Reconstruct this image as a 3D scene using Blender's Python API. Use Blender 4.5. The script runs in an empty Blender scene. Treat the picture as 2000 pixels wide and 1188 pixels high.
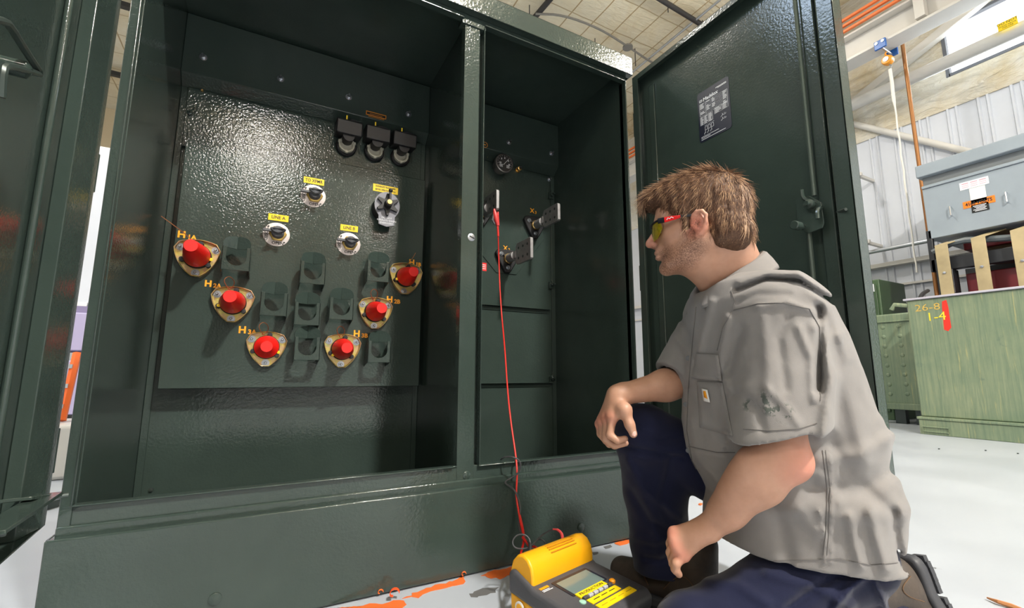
import bpy, bmesh, math, random
import numpy as np
from mathutils import Vector, Matrix
try:
    import openvdb as vdb
except ImportError:
    import pyopenvdb as vdb

S = bpy.context.scene
COL = S.collection
R = math.radians
random.seed(7)

# ------------------------------------------------------------------ camera
FPX = 887.0
CAM = np.array([0.0, 0.0, 0.583])
def _frame(pitch, yaw, roll):
    p, y, r = map(math.radians, (pitch, yaw, roll))
    fw = np.array([math.sin(y)*math.cos(p), math.cos(y)*math.cos(p), math.sin(p)])
    rt = np.array([math.cos(y), -math.sin(y), 0.0]); up = np.cross(rt, fw)
    return fw, rt*math.cos(r)+up*math.sin(r), -rt*math.sin(r)+up*math.cos(r)
FW, RT, UP = _frame(8.5, 28.3, 0.14)
cam = bpy.data.cameras.new('camera'); cam.sensor_width = 36.0; cam.lens = FPX/2000*36
cam.clip_start = 0.02
cam_o = bpy.data.objects.new('camera', cam); COL.objects.link(cam_o)
m = Matrix(((RT[0], UP[0], -FW[0], CAM[0]), (RT[1], UP[1], -FW[1], CAM[1]), (RT[2], UP[2], -FW[2], CAM[2]), (0, 0, 0, 1)))
cam_o.matrix_world = m
S.camera = cam_o

def ray(u, v): return FW*FPX + RT*(u-1000) - UP*(v-594)
def at(u, v, ax, val):
    """point of the plane x, y or z = val that stands at photo pixel (u, v)"""
    d = ray(u, v); k = 'xyz'.index(ax)
    return CAM + d*((val-CAM[k])/d[k])
def P(u, v, depth): return CAM + ray(u, v)/FPX*depth
def px(p):
    d = np.asarray(p)-CAM; z = d@FW
    return 1000+FPX*(d@RT)/z, 594-FPX*(d@UP)/z

# ------------------------------------------------------------------ world, lamps, exposure
S.view_settings.view_transform = 'Standard'; S.view_settings.look = 'None'
S.view_settings.gamma = 1.0; S.view_settings.exposure = 0.14
S.view_settings.use_curve_mapping = False
S.cycles.max_bounces = 8; S.cycles.diffuse_bounces = 4; S.cycles.glossy_bounces = 4
S.cycles.sample_clamp_indirect = 4.0
W = bpy.data.worlds.new('world'); S.world = W; W.use_nodes = True
W.node_tree.nodes['Background'].inputs[0].default_value = (0.75, 0.86, 1.0, 1)
W.node_tree.nodes['Background'].inputs[1].default_value = 1.0

HX0, HX1, HY0, HY1, HZ = -7.0, 8.0, -24.0, 13.0, 6.6      # the hall
def lamp(name, x, y, z, w, h, power, col=(1.0, 0.965, 0.9), rot=(0, 0, 0), shape='RECTANGLE'):
    l = bpy.data.lights.new(name, 'AREA'); l.shape = shape; l.size = w; l.size_y = h
    l.energy = power; l.color = col
    o = bpy.data.objects.new(name, l); COL.objects.link(o); o.location = (x, y, z); o.rotation_euler = rot
    return o
HIGHBAYS_AND_FILL = [(1.6, -3.2, 760), (-0.45, -9.0, 330), (5.3, -19.0, 550), (5.4, -3.1, 120), (-4.6, -5.0, 90),
            (4.6, 3.6, 95), (-2.4, 4.2, 110), (3.2, -12.0, 130), (0.2, 9.5, 130), (-5.4, 0.6, 160), (-3.5, -14.0, 120)]  # first four follow highlights and shadows, later ones include added fill
for hx, hy, pw in HIGHBAYS_AND_FILL:
    lamp('highbay_and_fill_light', hx, hy, 6.0, 0.5, 0.5, pw, shape='DISK')
    lamp('ceiling_fill_light', hx, hy, 6.05, 0.5, 0.5, pw*0.30, (1.0, 0.93, 0.8), (math.pi, 0, 0), 'DISK')  # upward fill added under the roof to brighten the ceiling
lamp('skylight_light', -4.7, 3.0, 6.5, 1.6, 1.6, 110, (0.62, 0.78, 1.0))
lamp('window_light', 7.85, 1.2, 4.8, 0.7, 2.4, 40, (0.85, 0.93, 1.0), (0, R(90), 0))

# ------------------------------------------------------------------ materials
def nodes(name):
    m = bpy.data.materials.new(name); m.use_nodes = True
    return m, m.node_tree, m.node_tree.nodes['Principled BSDF']
def simple(name, col, rough=0.5, metal=0.0, coat=0.0, emit=None, alpha=None, spec=None):
    m, t, b = nodes(name)
    b.inputs['Base Color'].default_value = (*col, 1); b.inputs['Roughness'].default_value = rough
    b.inputs['Metallic'].default_value = metal; b.inputs['Coat Weight'].default_value = coat
    if spec is not None: b.inputs['Specular IOR Level'].default_value = spec
    if emit:
        b.inputs['Emission Color'].default_value = (*emit[:3], 1); b.inputs['Emission Strength'].default_value = emit[3]
    return m
def N(t, kind, **kw):
    n = t.nodes.new(kind)
    for k, v in kw.items():
        if k.startswith('i_'): n.inputs[k[2:].replace('_', ' ')].default_value = v
        else: setattr(n, k, v)
    return n
def coords(t, scale=(1, 1, 1), obj=True):
    c = N(t, 'ShaderNodeTexCoord'); mp = N(t, 'ShaderNodeMapping'); mp.inputs['Scale'].default_value = scale
    t.links.new(c.outputs['Object' if obj else 'Generated'], mp.inputs[0]); return mp.outputs[0]
def ramp(t, fac, stops):
    r = N(t, 'ShaderNodeValToRGB'); e = r.color_ramp.elements
    e[0].position, e[0].color = stops[0][0], (*stops[0][1], 1)
    e[1].position, e[1].color = stops[-1][0], (*stops[-1][1], 1)
    for p, c in stops[1:-1]:
        n = e.new(p); n.color = (*c, 1)
    t.links.new(fac, r.inputs[0]); return r.outputs[0]
def bump(t, b, h, strength, dist=0.001, socket='Normal'):
    n = N(t, 'ShaderNodeBump'); n.inputs['Strength'].default_value = strength; n.inputs['Distance'].default_value = dist
    t.links.new(h, n.inputs['Height']); t.links.new(n.outputs[0], b.inputs[socket]); return n
def noise(t, co, scale, detail=3, rough=0.5, dist=0.0):
    n = N(t, 'ShaderNodeTexNoise'); n.inputs['Scale'].default_value = scale; n.inputs['Detail'].default_value = detail
    n.inputs['Roughness'].default_value = rough; n.inputs['Distortion'].default_value = dist
    t.links.new(co, n.inputs['Vector']); return n.outputs[0]
def mixc(t, fac, a, b, blend='MIX'):
    n = N(t, 'ShaderNodeMix', data_type='RGBA', blend_type=blend)
    for s, v in ((n.inputs[0], fac), (n.inputs[6], a), (n.inputs[7], b)):
        if hasattr(v, 'links'): t.links.new(v, s)
        elif isinstance(v, (int, float)): s.default_value = v
        else: s.default_value = (*v, 1)
    return n.outputs[2]
def paint(name, col, rough=0.2, peel=0.35, scale=260, coat=0.0, var=0.12, spec=0.5):
    """sprayed enamel with orange peel and a little handling dirt"""
    m, t, b = nodes(name); co = coords(t)
    n1 = noise(t, co, 2.3, 4, 0.6)
    c2 = tuple(c*(1-var) for c in col); c3 = tuple(min(1, c*(1+var)) for c in col)
    t.links.new(ramp(t, n1, [(0.35, c2), (0.65, c3)]), b.inputs['Base Color'])
    n2 = noise(t, co, 5.0, 5, 0.65)
    r = N(t, 'ShaderNodeMapRange'); r.inputs[1].default_value = 0.3; r.inputs[2].default_value = 0.75
    r.inputs[3].default_value = rough*0.8; r.inputs[4].default_value = rough*1.45
    t.links.new(n2, r.inputs[0]); t.links.new(r.outputs[0], b.inputs['Roughness'])
    b.inputs['Specular IOR Level'].default_value = spec
    b.inputs['Coat Weight'].default_value = coat
    bump(t, b, noise(t, co, scale, 2, 0.5), peel, 0.0009)
    return m

M = {}
M['green'] = paint('padmount_green', (0.036, 0.053, 0.046), 0.09, 0.75, 135)
M['green2'] = paint('door_green', (0.038, 0.056, 0.048), 0.12, 0.40, 140)
M['black'] = simple('black_plastic', (0.012, 0.012, 0.014), 0.45)
M['rubber'] = simple('black_rubber', (0.018, 0.018, 0.02), 0.7)
M['steel'] = simple('zinc_steel', (0.46, 0.49, 0.54), 0.3, 1.0)
M['darksteel'] = simple('dark_bolt', (0.06, 0.075, 0.07), 0.35, 0.6)
M['brass'] = simple('brass', (0.75, 0.5, 0.2), 0.3, 1.0)
M['copper'] = simple('copper_wire', (0.42, 0.16, 0.07), 0.45, 0.8)
M['orange_ink'] = simple('orange_lettering', (1.0, 0.40, 0.008), 0.5)
M['yellow_tape'] = simple('yellow_label', (0.95, 0.66, 0.005), 0.5)
M['ink'] = simple('black_ink', (0.01, 0.01, 0.01), 0.6)
M['white_ink'] = simple('white_ink', (0.85, 0.87, 0.9), 0.6)
M['ivory'] = simple('ivory_plastic', (0.55, 0.52, 0.42), 0.45)
M['redcap'] = simple('red_cap', (0.82, 0.012, 0.008), 0.42)
M['redwire'] = simple('red_wire', (0.72, 0.02, 0.012), 0.4)
M['redlabel'] = simple('red_label', (0.8, 0.02, 0.02), 0.5)
M['greyknob'] = simple('grey_knob', (0.10, 0.105, 0.115), 0.4)
M['grey_wire'] = simple('grey_wire', (0.06, 0.06, 0.065), 0.4)
M['navyplate'] = simple('navy_plate', (0.006, 0.008, 0.022), 0.35)

def mat_zincgold():
    m, t, b = nodes('yellow_zinc'); co = coords(t)
    n = noise(t, co, 22, 4, 0.7, 1.2)
    t.links.new(ramp(t, n, [(0.3, (0.58, 0.36, 0.10)), (0.45, (0.60, 0.52, 0.16)), (0.55, (0.58, 0.36, 0.22)), (0.68, (0.48, 0.55, 0.22))]), b.inputs['Base Color'])
    b.inputs['Metallic'].default_value = 0.7; b.inputs['Roughness'].default_value = 0.36
    return m
M['zincgold'] = mat_zincgold()
def mat_disc(name, col):
    m, t, b = nodes(name); co = coords(t)
    t.links.new(ramp(t, noise(t, co, 30, 3), [(0.3, tuple(c*0.85 for c in col)), (0.7, col)]), b.inputs['Base Color'])
    b.inputs['Roughness'].default_value = 0.4; b.inputs['Metallic'].default_value = 0.2
    return m
M['disc'] = mat_disc('switch_plate', (0.74, 0.66, 0.63))
def mat_tinned():
    m, t, b = nodes('tinned_spade'); co = coords(t)
    t.links.new(ramp(t, noise(t, co, 40, 5, 0.7), [(0.3, (0.30, 0.29, 0.29)), (0.7, (0.42, 0.41, 0.41))]), b.inputs['Base Color'])
    b.inputs['Roughness'].default_value = 0.5; b.inputs['Metallic'].default_value = 0.7
    return m
M['tinned'] = mat_tinned()

# ------------------------------------------------------------------ mesh helpers
class MB:
    def __init__(self, xf=None): self.bm = bmesh.new(); self.xf = xf
    def _v(self, p): return self.bm.verts.new(tuple(float(c) for c in p))
    def _f(self, vs):
        try: return self.bm.faces.new(vs)
        except ValueError: return None
    def box(self, x0, x1, y0, y1, z0, z1):
        v = [self._v((x, y, z)) for z in (z0, z1) for y in (y0, y1) for x in (x0, x1)]
        for f in ((0, 2, 3, 1), (4, 5, 7, 6), (0, 1, 5, 4), (2, 6, 7, 3), (0, 4, 6, 2), (1, 3, 7, 5)): self._f([v[i] for i in f])
        return self
    def obox(self, c, a, b, d):
        c, a, b, d = map(np.array, (c, a, b, d))
        v = [self._v(c+i*a+j*b+k*d) for k in (-1, 1) for j in (-1, 1) for i in (-1, 1)]
        for f in ((0, 2, 3, 1), (4, 5, 7, 6), (0, 1, 5, 4), (2, 6, 7, 3), (0, 4, 6, 2), (1, 3, 7, 5)): self._f([v[i] for i in f])
        return self
    def rings(self, rs, cap=True, closed=False):
        R_ = [[self._v(p) for p in r] for r in rs]
        n = len(R_[0]); L = len(R_)
        for i in range(L if closed else L-1):
            a, b = R_[i], R_[(i+1) % L]
            for j in range(n): self._f([a[j], a[(j+1) % n], b[(j+1) % n], b[j]])
        if cap and not closed:
            self._f(R_[0][::-1]); self._f(R_[-1])
        return self
    def lathe(self, prof, o, ax=(0, 0, 1), n=24, squash=None):
        o = np.array(o, float); ax = np.array(ax, float); ax /= np.linalg.norm(ax)
        t = np.array((0, 0, 1.0)) if abs(ax[2]) < 0.9 else np.array((1.0, 0, 0))
        u = np.cross(t, ax); u /= np.linalg.norm(u); w = np.cross(ax, u)
        rs = [[o+ax*h+(u*math.cos(a)+w*math.sin(a))*max(r, 1e-5) for a in [2*math.pi*k/n for k in range(n)]] for r, h in prof]
        return self.rings(rs)
    def cyl(self, a, b, r, r2=None, n=16):
        a = np.array(a, float); b = np.array(b, float); L = np.linalg.norm(b-a)
        return self.lathe([(r, 0), (r if r2 is None else r2, L)], a, (b-a)/L, n)
    def tube(self, pts, r, n=8, smooth=0, closed=False):
        pts = [np.array(p, float) for p in pts]
        for _ in range(smooth):
            q = [pts[0]]
            for a, b in zip(pts, pts[1:]): q += [a*.75+b*.25, a*.25+b*.75]
            q.append(pts[-1]); pts = q
        rs = []; prev = None
        L = len(pts)
        for i, p in enumerate(pts):
            t = pts[min(i+1, L-1)]-pts[max(i-1, 0)] if not closed else pts[(i+1) % L]-pts[i-1]
            t = t/(np.linalg.norm(t)+1e-9)
            if prev is None:
                k = np.array((0, 0, 1.0)) if abs(t[2]) < 0.9 else np.array((1.0, 0, 0)); u = np.cross(k, t)
            else: u = prev-t*(prev@t)
            u /= np.linalg.norm(u)+1e-9; prev = u; w = np.cross(t, u)
            rr = r[i*(len(r)-1)//max(1, L-1)] if isinstance(r, (list, tuple)) else r
            rs.append([p+(u*math.cos(a)+w*math.sin(a))*rr for a in [2*math.pi*k/n for k in range(n)]])
        return self.rings(rs, closed=closed)
    def prism(self, poly, o, ux, uy, dep):
        """polygon (2-D points) in the frame o, ux, uy swept by the vector dep"""
        o, ux, uy, dep = (np.array(a, float) for a in (o, ux, uy, dep))
        a = [self._v(o+ux*p[0]+uy*p[1]) for p in poly]; b = [self._v(o+ux*p[0]+uy*p[1]+dep) for p in poly]
        n = len(poly); self._f(a[::-1]); self._f(b)
        for i in range(n): self._f([a[i], a[(i+1) % n], b[(i+1) % n], b[i]])
        return self
    def ball(self, c, r, n=16, m=10):
        c = np.array(c, float); rr = np.array(r if hasattr(r, '__len__') else (r, r, r), float)
        rs = []
        for i in range(m+1):
            ph = math.pi*i/m; k = max(math.sin(ph), 1e-4)
            rs.append([c+rr*np.array((k*math.cos(a), k*math.sin(a), -math.cos(ph))) for a in [2*math.pi*j/n for j in range(n)]])
        return self.rings(rs)
    def build(self, name, mat, parent=None, bevel=0.0, smooth=True, seg=2):
        bm = self.bm
        if self.xf is not None: bmesh.ops.transform(bm, matrix=self.xf, verts=bm.verts)
        bmesh.ops.recalc_face_normals(bm, faces=bm.faces)
        me = bpy.data.meshes.new(name); bm.to_mesh(me); bm.free()
        return link_mesh(name, me, mat, parent, bevel, smooth, seg)
def link_mesh(name, me, mat, parent=None, bevel=0.0, smooth=True, seg=2):
    for mm in (mat if isinstance(mat, (list, tuple)) else [mat]):
        me.materials.append(M[mm] if isinstance(mm, str) else mm)
    if smooth:
        me.polygons.foreach_set('use_smooth', [True]*len(me.polygons)); me.set_sharp_from_angle(angle=R(38))
    o = bpy.data.objects.new(name, me); COL.objects.link(o)
    if parent is not None: o.parent = parent
    if bevel:
        b = o.modifiers.new('bevel', 'BEVEL'); b.width = bevel; b.segments = seg; b.limit_method = 'ANGLE'; b.angle_limit = R(40)
        b.harden_normals = False
    return o
def tag(o, label=None, cat=None, group=None, kind=None):
    if label: o['label'] = label
    if cat: o['category'] = cat
    if group: o['group'] = group
    if kind: o['kind'] = kind
    return o
def empty(name, loc, label, cat, group=None):
    o = bpy.data.objects.new(name, None); COL.objects.link(o); o.location = tuple(float(c) for c in loc); o.empty_display_size = 0.05
    bpy.context.view_layer.update()
    return tag(o, label, cat, group)
class Under:
    """children are modelled in world coordinates and hung under an Empty with its inverse"""
def hang(o, root):
    o.parent = root; o.matrix_parent_inverse = Matrix.Translation(root.location).inverted(); return o
def struct(o, label=None):
    o['kind'] = 'structure'; return o
def rounded(w, h, r, n=5):
    pts = []
    for cx_, cy_, a0 in ((w/2-r, h/2-r, 0), (-w/2+r, h/2-r, 90), (-w/2+r, -h/2+r, 180), (w/2-r, -h/2+r, 270)):
        for k in range(n+1):
            a = R(a0+90*k/n); pts.append((cx_+r*math.cos(a), cy_+r*math.sin(a)))
    return pts
def text(body, o, ux, uy, size, mat, parent=None, name='lettering', align='CENTER', sx=1.0, ext=0.0002, bold=0.0):
    """lettering as a mesh: baseline centre o, reading along ux, up along uy"""
    c = bpy.data.curves.new(name, 'FONT'); c.body = body; c.size = size; c.align_x = align; c.align_y = 'CENTER'
    c.extrude = ext; c.offset = bold; c.resolution_u = 2
    t = bpy.data.objects.new(name, c); COL.objects.link(t)
    dg = bpy.context.evaluated_depsgraph_get(); me = bpy.data.meshes.new_from_object(t.evaluated_get(dg))
    bpy.data.objects.remove(t); bpy.data.curves.remove(c)
    ux = np.array(ux, float); uy = np.array(uy, float); nz = np.cross(ux, uy)
    mt = Matrix(((ux[0]*sx, uy[0], nz[0], o[0]), (ux[1]*sx, uy[1], nz[1], o[1]), (ux[2]*sx, uy[2], nz[2], o[2]), (0, 0, 0, 1)))
    me.transform(mt); me.materials.clear()
    return link_mesh(name, me, mat, parent, smooth=False)
X_, Y_, Z_ = np.eye(3)

# ================================================================== THE HALL
def mat_floor():
    m, t, b = nodes('hall_floor'); co = coords(t)
    n1 = noise(t, co, 1.1, 5, 0.6); base = ramp(t, n1, [(0.3, (0.40, 0.43, 0.48)), (0.7, (0.475, 0.51, 0.56))])
    # scuffs: stretched noise
    sc = noise(t, coords(t, (3, 26, 1)), 2.2, 6, 0.75, 0.4)
    c = mixc(t, ramp(t, sc, [(0.60, (0, 0, 0)), (0.72, (0.55,)*3)]), base, (0.40, 0.42, 0.45))
    ch = noise(t, co, 9, 7, 0.72)
    c = mixc(t, ramp(t, ch, [(0.685, (0, 0, 0)), (0.70, (1, 1, 1))]), c, (0.10, 0.10, 0.10))
    t.links.new(c, b.inputs['Base Color'])
    r = ramp(t, n1, [(0.3, (0.28,)*3), (0.7, (0.42,)*3)]); t.links.new(r, b.inputs['Roughness'])
    bump(t, b, sc, 0.15, 0.002)
    return m
M['floor'] = mat_floor()
def mat_quilt(name, col, col2):
    m, t, b = nodes(name); co = coords(t)
    n1 = noise(t, co, 0.8, 6, 0.65, 0.6)
    t.links.new(ramp(t, n1, [(0.32, col2), (0.55, col)]), b.inputs['Base Color'])
    b.inputs['Roughness'].default_value = 0.7
    n2 = noise(t, coords(t, (1, 1.2, 3.2)), 2.4, 5, 0.6, 1.5)
    bump(t, b, n2, 0.9, 0.06)
    return m
M['quilt'] = mat_quilt('insulation_facing', (0.76, 0.74, 0.67), (0.62, 0.52, 0.34))
M['wallmetal'] = paint('white_wall_metal', (0.62, 0.65, 0.71), 0.45, 0.1, 40, var=0.03)
M['whitesteel'] = paint('white_steel', (0.64, 0.62, 0.58), 0.5, 0.1, 40, var=0.04)
def mat_ceiling():
    m, t, b = nodes('ceiling_blanket'); co = coords(t)
    n1 = noise(t, co, 0.7, 6, 0.7, 0.8)
    base = ramp(t, n1, [(0.30, (0.55, 0.40, 0.20)), (0.42, (0.74, 0.65, 0.46)), (0.62, (0.80, 0.74, 0.58))])
    def seam(axis, sp, w):
        sx = N(t, 'ShaderNodeSeparateXYZ'); t.links.new(co, sx.inputs[0])
        a = N(t, 'ShaderNodeMath', operation='MULTIPLY'); t.links.new(sx.outputs[axis], a.inputs[0]); a.inputs[1].default_value = 1/sp
        w_ = noise(t, co, 1.3, 2); ad = N(t, 'ShaderNodeMath', operation='MULTIPLY_ADD'); t.links.new(w_, ad.inputs[0]); ad.inputs[1].default_value = 0.10; t.links.new(a.outputs[0], ad.inputs[2])
        f = N(t, 'ShaderNodeMath', operation='FRACT'); t.links.new(ad.outputs[0], f.inputs[0])
        l = N(t, 'ShaderNodeMath', operation='LESS_THAN'); t.links.new(f.outputs[0], l.inputs[0]); l.inputs[1].default_value = w/sp
        return l.outputs[0]
    c = mixc(t, seam(0, 0.46, 0.022), base, (0.42, 0.31, 0.16))
    c = mixc(t, seam(1, 0.62, 0.02), c, (0.50, 0.40, 0.24))
    t.links.new(c, b.inputs['Base Color']); b.inputs['Roughness'].default_value = 0.75
    bump(t, b, noise(t, coords(t, (1, 3, 1)), 3.5, 4, 0.6, 1.0), 0.6, 0.04)
    return m
M['ceiling'] = mat_ceiling()

struct(MB().box(HX0, HX1, HY0, HY1, -0.2, 0).build('floor', 'floor', smooth=False))
cl = MB()
cl.box(HX0, HX1, HY0, HY1, HZ, HZ+0.1)
struct(cl.build('ceiling', 'ceiling', smooth=False))
# right wall: ribbed metal below, sagging insulation facing above, a window band
ZB = at(1700, 272, 'x', HX1)[2]
w = MB(); w.box(HX1, HX1+0.1, HY0, HY1, 0, ZB+0.25)
yy = -1.5
while yy < 6.5:
    for dy, hh, ww in ((0, 0.02, 0.02), (0.09, 0.02, 0.02)):
        w.prism([(-ww, 0), (-ww*.5, hh), (ww*.5, hh), (ww, 0)], (HX1, yy+dy, 0), (0, 1, 0), (-1, 0, 0), (0, 0, ZB))
    yy += 0.305
struct(w.build('wall_right', 'wallmetal', smooth=False))
WZ0, WZ1 = at(1920, 119, 'x', HX1)[2], at(1900, 28, 'x', HX1)[2]
WY1 = at(1848, 100, 'x', HX1)[1]; WY0 = WY1-3.2
q = MB()
q.box(HX1-0.02, HX1+0.12, WY1, HY1, ZB, HZ); q.box(HX1-0.02, HX1+0.12, HY0, WY0, ZB, HZ)
q.box(HX1-0.02, HX1+0.12, WY0, WY1, ZB, WZ0); q.box(HX1-0.02, HX1+0.12, WY0, WY1, WZ1, HZ)
struct(q.build('trim_1', 'quilt', smooth=False))
M['skyglass'] = simple('daylit_glass', (0.9, 0.95, 1.0), 0.3, emit=(0.95, 0.98, 1.0, 2.2))
wn = MB().box(HX1+0.06, HX1+0.08, WY0, WY1, WZ0, WZ1).build('window_1', 'skyglass', smooth=False); struct(wn)
fr = MB(); d = 0.03
M['winframe'] = simple('window_frame_grey', (0.12, 0.13, 0.15), 0.5)
fr.box(HX1-0.03, HX1+0.05, WY0, WY1, WZ0-d, WZ0+0.01).box(HX1-0.03, HX1+0.05, WY0, WY1, WZ1-0.01, WZ1+d)
fr.box(HX1-0.03, HX1+0.05, WY1-0.01, WY1+d, WZ0-d, WZ1+d)
fr.box(HX1-0.03, HX1+0.05, WY0-d, WY0+0.01, WZ0-d, WZ1+d)
fr.build('window_frame', 'winframe', wn, smooth=False)
def mat_farwall():
    m, t, b = nodes('far_wall_panel'); co = coords(t)
    sx = N(t, 'ShaderNodeSeparateXYZ'); t.links.new(co, sx.inputs[0])
    c = ramp(t, sx.outputs[2], [(0.0, (0.62, 0.63, 0.66)), (1.0, (0.62, 0.63, 0.66))])
    mr = N(t, 'ShaderNodeMath', operation='GREATER_THAN'); t.links.new(sx.outputs[2], mr.inputs[0]); mr.inputs[1].default_value = 3.4
    cc = mixc(t, mr.outputs[0], (0.66, 0.67, 0.70), (0.74, 0.62, 0.42))
    t.links.new(cc, b.inputs['Base Color']); b.inputs['Roughness'].default_value = 0.7
    return m
M['farwall'] = mat_farwall()
struct(MB().box(HX0, HX1, HY1, HY1+0.1, 0, HZ).build('wall_back', 'farwall', smooth=False))
M['sidewall'] = simple('side_wall_panel', (0.52, 0.51, 0.49), 0.7)
struct(MB().box(HX0, HX1, HY0-0.1, HY0, 0, HZ).build('wall_front', 'sidewall', smooth=False))
struct(MB().box(HX0-0.1, HX0, HY0, HY1, 0, HZ).build('wall_left', 'sidewall', smooth=False))
M['craneorange'] = simple('crane_orange', (0.62, 0.20, 0.06), 0.5)
tag(MB().box(-2.5, 7.8, -12.4, -12.0, 4.3, 5.0).build('unseen_crane_girder', 'craneorange', bevel=0.01), 'unseen orange crane girder added for its faint reflection in the glossy cabinet panel', 'crane')  # stands out of view; added for its orange band mirrored in the panel
# girt and floor-line ledges of the right wall
gz = at(1690, 525, 'x', HX1-0.08)[2]
struct(MB().box(HX1-0.14, HX1, -2, 9, gz-0.03, gz+0.03).build('trim_2', 'whitesteel', bevel=0.004))
gz2 = at(1720, 560, 'x', HX1-0.08)[2]
struct(MB().box(HX1-0.05, HX1, -2, 9, gz2-0.015, gz2+0.015).build('trim_3', 'whitesteel'))

def run(name, label, cat, pts, r, mat, n=14, smooth=0):
    return tag(MB().tube(pts, r, n, smooth).build(name, mat), label, cat)
M['greypipe'] = simple('grey_painted_pipe', (0.60, 0.59, 0.56), 0.4)
M['galv'] = simple('galvanised_pipe', (0.55, 0.58, 0.62), 0.3, 0.9)
M['copperpipe'] = simple('rusty_copper_pipe', (0.34, 0.15, 0.05), 0.45, 0.5)
M['darkpipe'] = simple('dark_sprinkler_pipe', (0.03, 0.03, 0.032), 0.5)
def yline(u, v, x, y0, y1):
    """a level run along y through photo pixel (u, v) on the plane x"""
    z = at(u, v, 'x', x)[2]; return (x, y0, z), (x, y1, z)
# round duct-like pipe in front of the window
a, b = yline(1851, 121, 7.6, -2.5, 7.5)
run('overhead_pipe', 'thick grey round pipe running level across the window band', 'pipe', [a, b], 0.085, 'greypipe', 20)
sz = a[2]
# crane runway beam
bz1, bz0 = at(1720, 47, 'x', 7.0)[2], at(1720, 92, 'x', 7.0)[2]
bm_ = MB(); bm_.box(6.98, 7.02, -3, 8, bz0, bz1); bm_.box(6.86, 7.14, -3, 8, bz0-0.035, bz0); bm_.box(6.86, 7.14, -3, 8, bz1, bz1+0.03)
beam = tag(bm_.build('crane_beam', 'whitesteel', bevel=0.004), 'long white steel crane runway beam under the roof', 'beam')
M['orangebar'] = simple('orange_bar', (0.80, 0.18, 0.04), 0.35)
for k in range(3):
    z = bz1+0.05+k*0.085
    o = MB().box(6.80, 6.84, -3, 8, z, z+0.035).build('conductor_bar', 'orangebar', bevel=0.004)
    tag(o, ['lowest', 'middle', 'topmost'][k]+' of the three orange conductor bars above the crane beam', 'conductor bar', 'orange conductor bars')
# hangers of the beam
hg = MB()
for u, v in ((1797, 18),):
    p = at(u, v, 'x', 6.9); hg.box(6.86, 6.97, p[1]-0.05, p[1]+0.05, p[2]-0.12, HZ)
hang_o = hg.build('beam_hanger', 'whitesteel', bevel=0.003); tag(hang_o, 'flat white hanger bracket gripping the crane beam', 'bracket')
# hoist trolley, hook block, strap
p = at(1731, 95, 'x', 7.0)
hy = p[1]; hz = bz0-0.035
ho = empty('hoist_trolley', (7.0, hy, hz-0.2), 'blue trolley clamped under the white crane beam', 'trolley')
M['blue'] = simple('blue_enamel', (0.02, 0.12, 0.42), 0.35); M['hoistorange'] = simple('orange_enamel', (0.85, 0.32, 0.01), 0.35)
for x0_ in (6.825, 7.145):
    hang(MB().box(x0_, x0_+0.03, hy-0.065, hy+0.065, hz-0.085, hz+0.035).build('side_plate', 'blue', bevel=0.006), ho)
hang(MB().cyl((6.83, hy, hz-0.06), (7.17, hy, hz-0.06), 0.014).build('axle', 'steel'), ho)
for sy in (-1, 1):
    hang(MB().cyl((6.815, hy+sy*0.035, hz-0.0), (6.825, hy+sy*0.035, hz-0.0), 0.018).build('wheel', 'steel'), ho)
hk = empty('chain_hoist', (7.0, hy, hz-0.45), 'orange hoist block hanging from the blue trolley', 'hoist')
hang(MB().tube([(7.0, hy, hz-0.06), (7.0, hy+0.02, hz-0.10), (7.0, hy, hz-0.14)], 0.010).build('hook', 'hoistorange'), hk)
hang(MB().lathe([(0.02, -0.05), (0.058, -0.045), (0.064, 0), (0.058, 0.045), (0.02, 0.05)], (7.0, hy, hz-0.20), (1, 0, 0), 20).build('drum_housing', 'hoistorange', bevel=0.006), hk)
hang(MB().cyl((6.95, hy, hz-0.20), (6.94, hy, hz-0.20), 0.03).build('drum_cover', 'steel'), hk)
hang(MB().tube([(7.0, hy-0.01, hz-0.26), (7.0, hy-0.03, hz-0.30), (7.0, hy-0.01, hz-0.33)], 0.008).build('load_hook', 'steel'), hk)
M['rope'] = simple('white_rope', (0.78, 0.76, 0.70), 0.8)
rp = [(7.0, hy-0.01, hz-0.335)]
for k in range(1, 26):
    rp.append((7.0+0.004*math.sin(k*2.1), hy-0.01+0.004*math.cos(k*1.7), hz-0.335-k*0.110))
run('hoist_rope', 'thin white rope hanging down from the orange hoist', 'rope', rp, [0.020]*5+[0.010]*21, 'rope', 8)
# copper riser, braces
a = at(1762, 82, 'x', 7.3)
run('copper_riser', 'thin brown copper riser pipe standing before the white wall', 'pipe', [(7.3, a[1], 0), (7.3, a[1], at(1762, 82, 'x', 7.3)[2])], 0.022, 'copperpipe')
run('brace_tube', 'white sloping brace tube crossing behind the copper riser', 'brace', [at(1600, 226, 'x', 7.925), at(1905, 300, 'x', 7.925)], 0.045, 'whitesteel')
db = MB(); A = at(1660, 203, 'x', 7.86); B = at(1935, -18, 'x', 7.86); dd = (B-A)/np.linalg.norm(B-A); nn = np.cross((1, 0, 0), dd)
db.obox((A+B)/2, (B-A)/2, nn*0.055, np.array((0.008, 0, 0))); db.obox((A+B)/2+nn*0.05+np.array((0.05, 0, 0)), (B-A)/2, nn*0.008, np.array((0.05, 0, 0)))
tag(db.build('diagonal_brace', 'whitesteel'), 'white diagonal angle brace rising to the window corner', 'brace')
a, b = yline(1750, 483, 7.72, 0.5, 6.0)
run('conduit_rail', 'shiny galvanised conduit running level behind the hanging rope', 'pipe', [a, b], 0.03, 'galv')
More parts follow.
